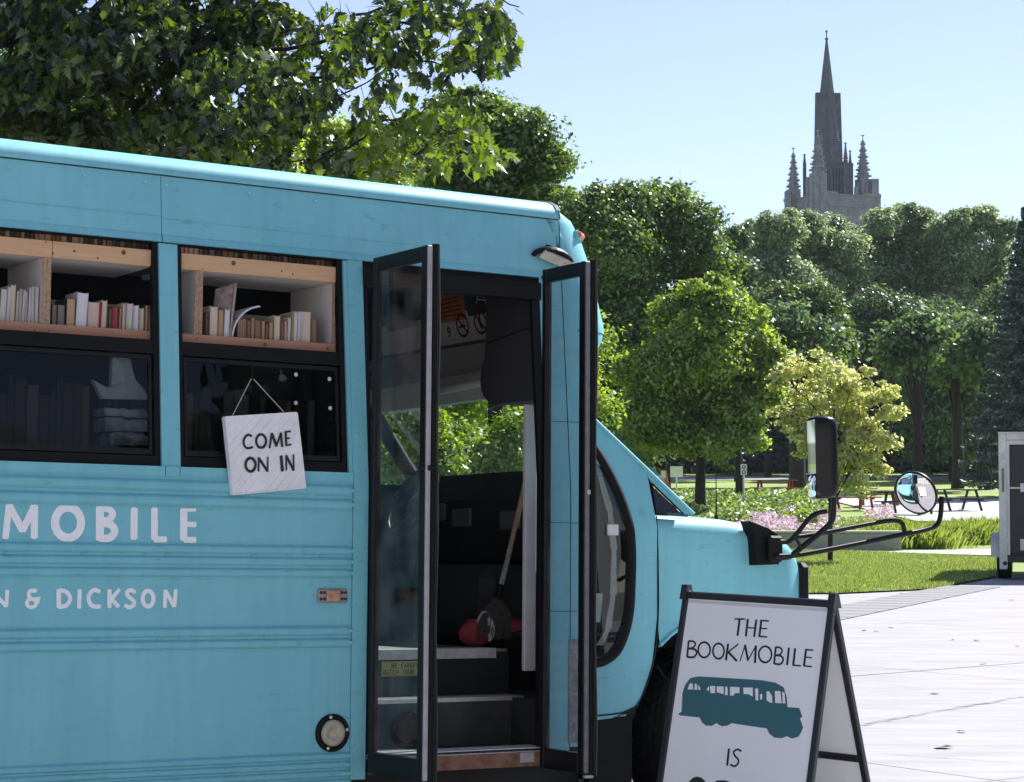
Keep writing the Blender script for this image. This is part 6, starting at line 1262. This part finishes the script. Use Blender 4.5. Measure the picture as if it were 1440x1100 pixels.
pn, F, nf, Mx1 = face(sf_, True); pn2, F2, nf2, Mx2 = face(-sb_, False)
# note: DATA uv already = (along u from centre, down along face)
letters(DATA['sign'], (2, 3, 4, 3, 1, 1, 3, 4, 1, 3, 1, 2, 4, 1, 1, 1, 2, 4, 3), lambda a, b_: F(a, b_, .0045), nf, M_dark, pn)
mb = MB(); mb.add([F(a, b_, .0050) for a, b_ in DATA['busprint']], [tuple(range(len(DATA['busprint'])))]); bp_ = mb.obj('bus_picture', mat('print_teal', (.035, .135, .165), .6, noise=.04), ab)
for q in DATA['winprint']: mb = MB(); mb.add([F(a, b_, .0058) for a, b_ in q], [tuple(range(len(q)))]); mb.obj('picture_window', M_panel, bp_)
mb = MB(); mb.box(-.33, .33, .034, .046, .0042, .0055, Mx1); mb.obj('panel_lip', M_wh, pn)
for s_ in (-1, 1):
    mb = MB(); c_ = T0+u_*(s_*(w_/2-.008)); mb.prism([c_-u_*.014+Vector((0,0,-.03))+n_*.03, c_-u_*.014+Vector((0,0,.03))+n_*.014, c_-u_*.014+Vector((0,0,.03))-n_*.014, c_-u_*.014+Vector((0,0,-.03))-n_*.034], u_*.03); mb.obj('hinge', M_frame, ab)
mb = MB()
for s_ in (-1, 1): a = T0+u_*(s_*(w_/2-.03)); mb.tube([a+n_*.16+Vector((0,0,-.62)), a+Vector((0,0,-.66)), a-n_*.21+Vector((0,0,-.63))], .0015, 5)

# ================================================================ trailer at the right
DTR = 34.6; tp = at(1404, 812, DTR); trl = empty('cargo_trailer', Matrix.Translation((tp.x+.02, DTR, 0)) @ Matrix.Rotation(R(-15), 4, 'Z')); tag(trl, 'silver and black cargo trailer parked at the right edge by the lawn', 'trailer')
M_al2 = mat('trailer_alu', (.66, .66, .63), .5, .2, noise=.15, nscale=4); M_tb = mat('trailer_black', (.014, .014, .016), .4, noise=.2)
zb, zt2 = .17, 2.37
mb = MB(); mb.box(.02, 1.95, .06, 4.2, .35, 2.32); mb.obj('box_body', M_tb, trl)
mb = MB(); mb.bbox(0, .125, 0, .10, zb, zt2, .012); mb.obj('corner_post', M_al2, trl); mb = MB(); mb.bbox(1.88, 2.0, 0, .10, zb, zt2, .012); mb.obj('corner_post', M_al2, trl)
mb = MB(); mb.bbox(.126, 1.88, .0, .09, 2.26, zt2-.002, .01); mb.bbox(-.01, 2.01, .0, 4.2, zt2-.001, zt2+.02, .008); mb.obj('top_rail', M_al2, trl)
mb = MB(); mb.bbox(.175, .96, .02, .05, .42, 2.18, .01); mb.obj('rear_door', M_tb, trl); mb = MB(); mb.bbox(.97, 1.86, .02, .05, .42, 2.18, .01); mb.obj('rear_door', M_tb, trl)
mb = MB(); mb.bbox(.126, .172, .012, .06, .40, 2.258, .006); mb.bbox(.172, 1.88, .012, .06, 2.185, 2.258, .006); mb.obj('door_surround', M_al2, trl)
mb = MB(); mb.bbox(.05, .088, -.012, 0, 1.42, 1.80, .01) ; mb.obj('tail_lamp', mat('lamp_grey', (.20, .17, .16), .4, noise=.4, nscale=60), trl)
for z in (2.0, .62, .9): mb = MB(); mb.bbox(.07, .17, -.02, .01, z-.04, z+.04, .006); mb.tube([(.125, -.02, z-.05), (.125, -.02, z+.05)], .014, 8); mb.obj('hinge', M_al2, trl)
mb = MB(); mb.bbox(.125, .62, -.01, .015, 1.47, 1.50, .006); mb.bbox(.34, .40, -.03, .0, 1.42, 1.56, .006); mb.obj('latch_bar', M_al2, trl)
mb = MB(); mb.box(.33, .64, .012, .019, .48, .66); mb.obj('number_plate', M_wh, trl)
mb = MB(); mb.bbox(.04, 1.95, .02, .12, .28, .40, .01); mb.lathe([(.035, 0), (.035, .02), (0, .025)], Matrix.Translation((.09, -.0, .27)) @ Matrix.Rotation(R(90), 4, 'X'), 12); mb.obj('rear_bar', M_tb, trl)
mb = MB(); mb.grid([[(x, .55+.45*math.cos(a), .36+.40*math.sin(a)) for a in np.linspace(0, math.pi, 12)] for x in (-.14, .06)], True); mb.add([(-.14, .55+.45*math.cos(a), .36+.40*math.sin(a)) for a in np.linspace(0, math.pi, 12)], [tuple(range(12))]); mb.obj('mudguard', M_al2, trl)
for x in (.06, 1.9): mb = MB(); mb.lathe([(.18, -.11), (.27, -.12), (.33, -.10), (.34, -.06), (.34, .06), (.33, .10), (.27, .12), (.18, .11), (0, .1)], Matrix.Translation((x, .62, .34)) @ Matrix.Rotation(R(90), 4, 'Y'), 28); mb.obj('wheel', M_blk, trl)

# ================================================================ small things in the park
def picnic(px, py, D, col, label, rz=0, s=1.0):
    p = at(px, py, D); t = empty('picnic_table', Matrix.Translation((p.x, D, terr(D)+.03)) @ Matrix.Rotation(rz, 4, 'Z')); tag(t, label, 'picnic table', 'picnic tables in the park')
    for k in range(5): mb = MB(); mb.bbox(-.9, .9, -.36+k*.146, -.36+k*.146+.136, .70, .74, .006); mb.obj('plank', col, t)
    for sy in (-.75, .61): mb = MB(); mb.bbox(-.9, .9, sy, sy+.14, .40, .44, .006); mb.obj('bench_plank', col, t)
    for sx in (-.62, .62):
        for sg_ in (-1, 1): mb = MB(); mb.tube([(sx, sg_*.25, .70), (sx, sg_*.62, .0)], .05, 6); mb.obj('leg', col, t)
        mb = MB(); mb.box(sx-.03, sx+.03, -.72, .72, .34, .40); mb.obj('cross_bar', col, t)
M_pr = mat('picnic_red', (.26, .045, .035), .7, noise=.2); M_pd = mat('picnic_dark', (.035, .03, .028), .8, noise=.2)
picnic(1195, 720, 75, M_pr, 'red picnic table just right of the thin trunk of the young tree', R(12)); picnic(1236, 718, 78, M_pr, 'red picnic table left of the round mirror', R(-15)); picnic(1090, 705, 86, M_pr, 'red picnic table behind the planting bed left of the big mirror', R(4))
picnic(1345, 720, 74, M_pd, 'dark picnic table right of the round mirror', R(20)); picnic(1276, 724, 71, M_pd, 'dark picnic table behind the round mirror', R(-30))
def post_sign(px, pyt, pyb, D, w_, h_, m_, label, name='sign_post', base_py=697, pm=None):
    p = at(px, base_py, D); zt_ = at(px, pyt, D).z-terr(D); zb_ = at(px, pyb, D).z-terr(D)
    t = empty(name, loc=(p.x, D, terr(D))); tag(t, label, 'sign')
    mb = MB(); mb.tube([(0, .03, -.05), (0, .03, zt_-.02)], .035, 8); mb.obj('post', pm or M_al2, t)
    mb = MB(); mb.bbox(-w_/2, w_/2, -.02, .0, zb_, zt_, .006); o = mb.obj('sign_plate', m_, t); return t, zb_, zt_
post_sign(951.5, 656, 671, 92, .54, 0, mat('plate_grey', (.75, .76, .76), .5), 'blank pale square sign plate on a thin post at the edge of the lawn')
t, zb_, zt_ = post_sign(1046, 653, 668, 75, .22, 0, mat('sign_face', (.85, .85, .85), .5), 'narrow white no stopping sign on a post beside a dark tree trunk')
t2 = MB()
for cz in (zb_+.10, zb_+.27): stroke(t2, [(.055*math.cos(a), cz+.055*math.sin(a)) for a in np.linspace(0, 2*math.pi, 18)], .03, lambda u, v: (u, -.022, v), (0,-1,0))
t2.obj('sign_symbol', M_dark, t)
p = at(934, 690, 95); t = empty('orange_barrier', loc=(p.x, 95, terr(95))); tag(t, 'orange and white construction marker at the far edge of the lawn', 'marker')
zt_ = at(934, 661, 95).z-terr(95); mb = MB(); mb.prism([(-.16, 0, 0), (.30, 0, 0), (.18, 0, zt_*.6), (.10, 0, zt_), (-.16, 0, zt_)], (0, .1, 0)); mb.obj('panel', mat('orange_plastic', (.55, .15, .04), .6), t); mb = MB(); mb.box(-.13, .07, -.02, -.003, zt_*.62, zt_*.96); mb.obj('white_band', M_wh, t)
p = at(936, 690, 97); t = empty('utility_pole', loc=(p.x+.12, 97, terr(97))); tag(t, 'dark slim pole beside the orange marker on the far lawn', 'pole'); mb = MB(); mb.tube([(0,0,-.1), (0,0,4.6)], .12, 8); mb.obj('pole_shaft', M_bark, t); mb = MB(); mb.bbox(-.16, .16, -.2, -.1, 1.2, 1.55, .02); mb.obj('meter_box', M_intd, t)
# dark trunks standing on the far lawn
for i, (px, D, r_, lab) in enumerate(((1118, 90, .30, 'dark tree trunk left of the big bus mirror'), (1290, 96, .22, 'dark slim trunk behind the picnic tables'), (1345, 100, .26, 'dark trunk at the right of the round mirror'), (1383, 98, .24, 'dark trunk just left of the trailer'))):
    tree('park_tree', lab, px, 470+10*i, 55, 60, D, 16, 3500, .3, L_dark, 'trees in the row behind the lawn', base=px, seed=140+i, trunk=r_)
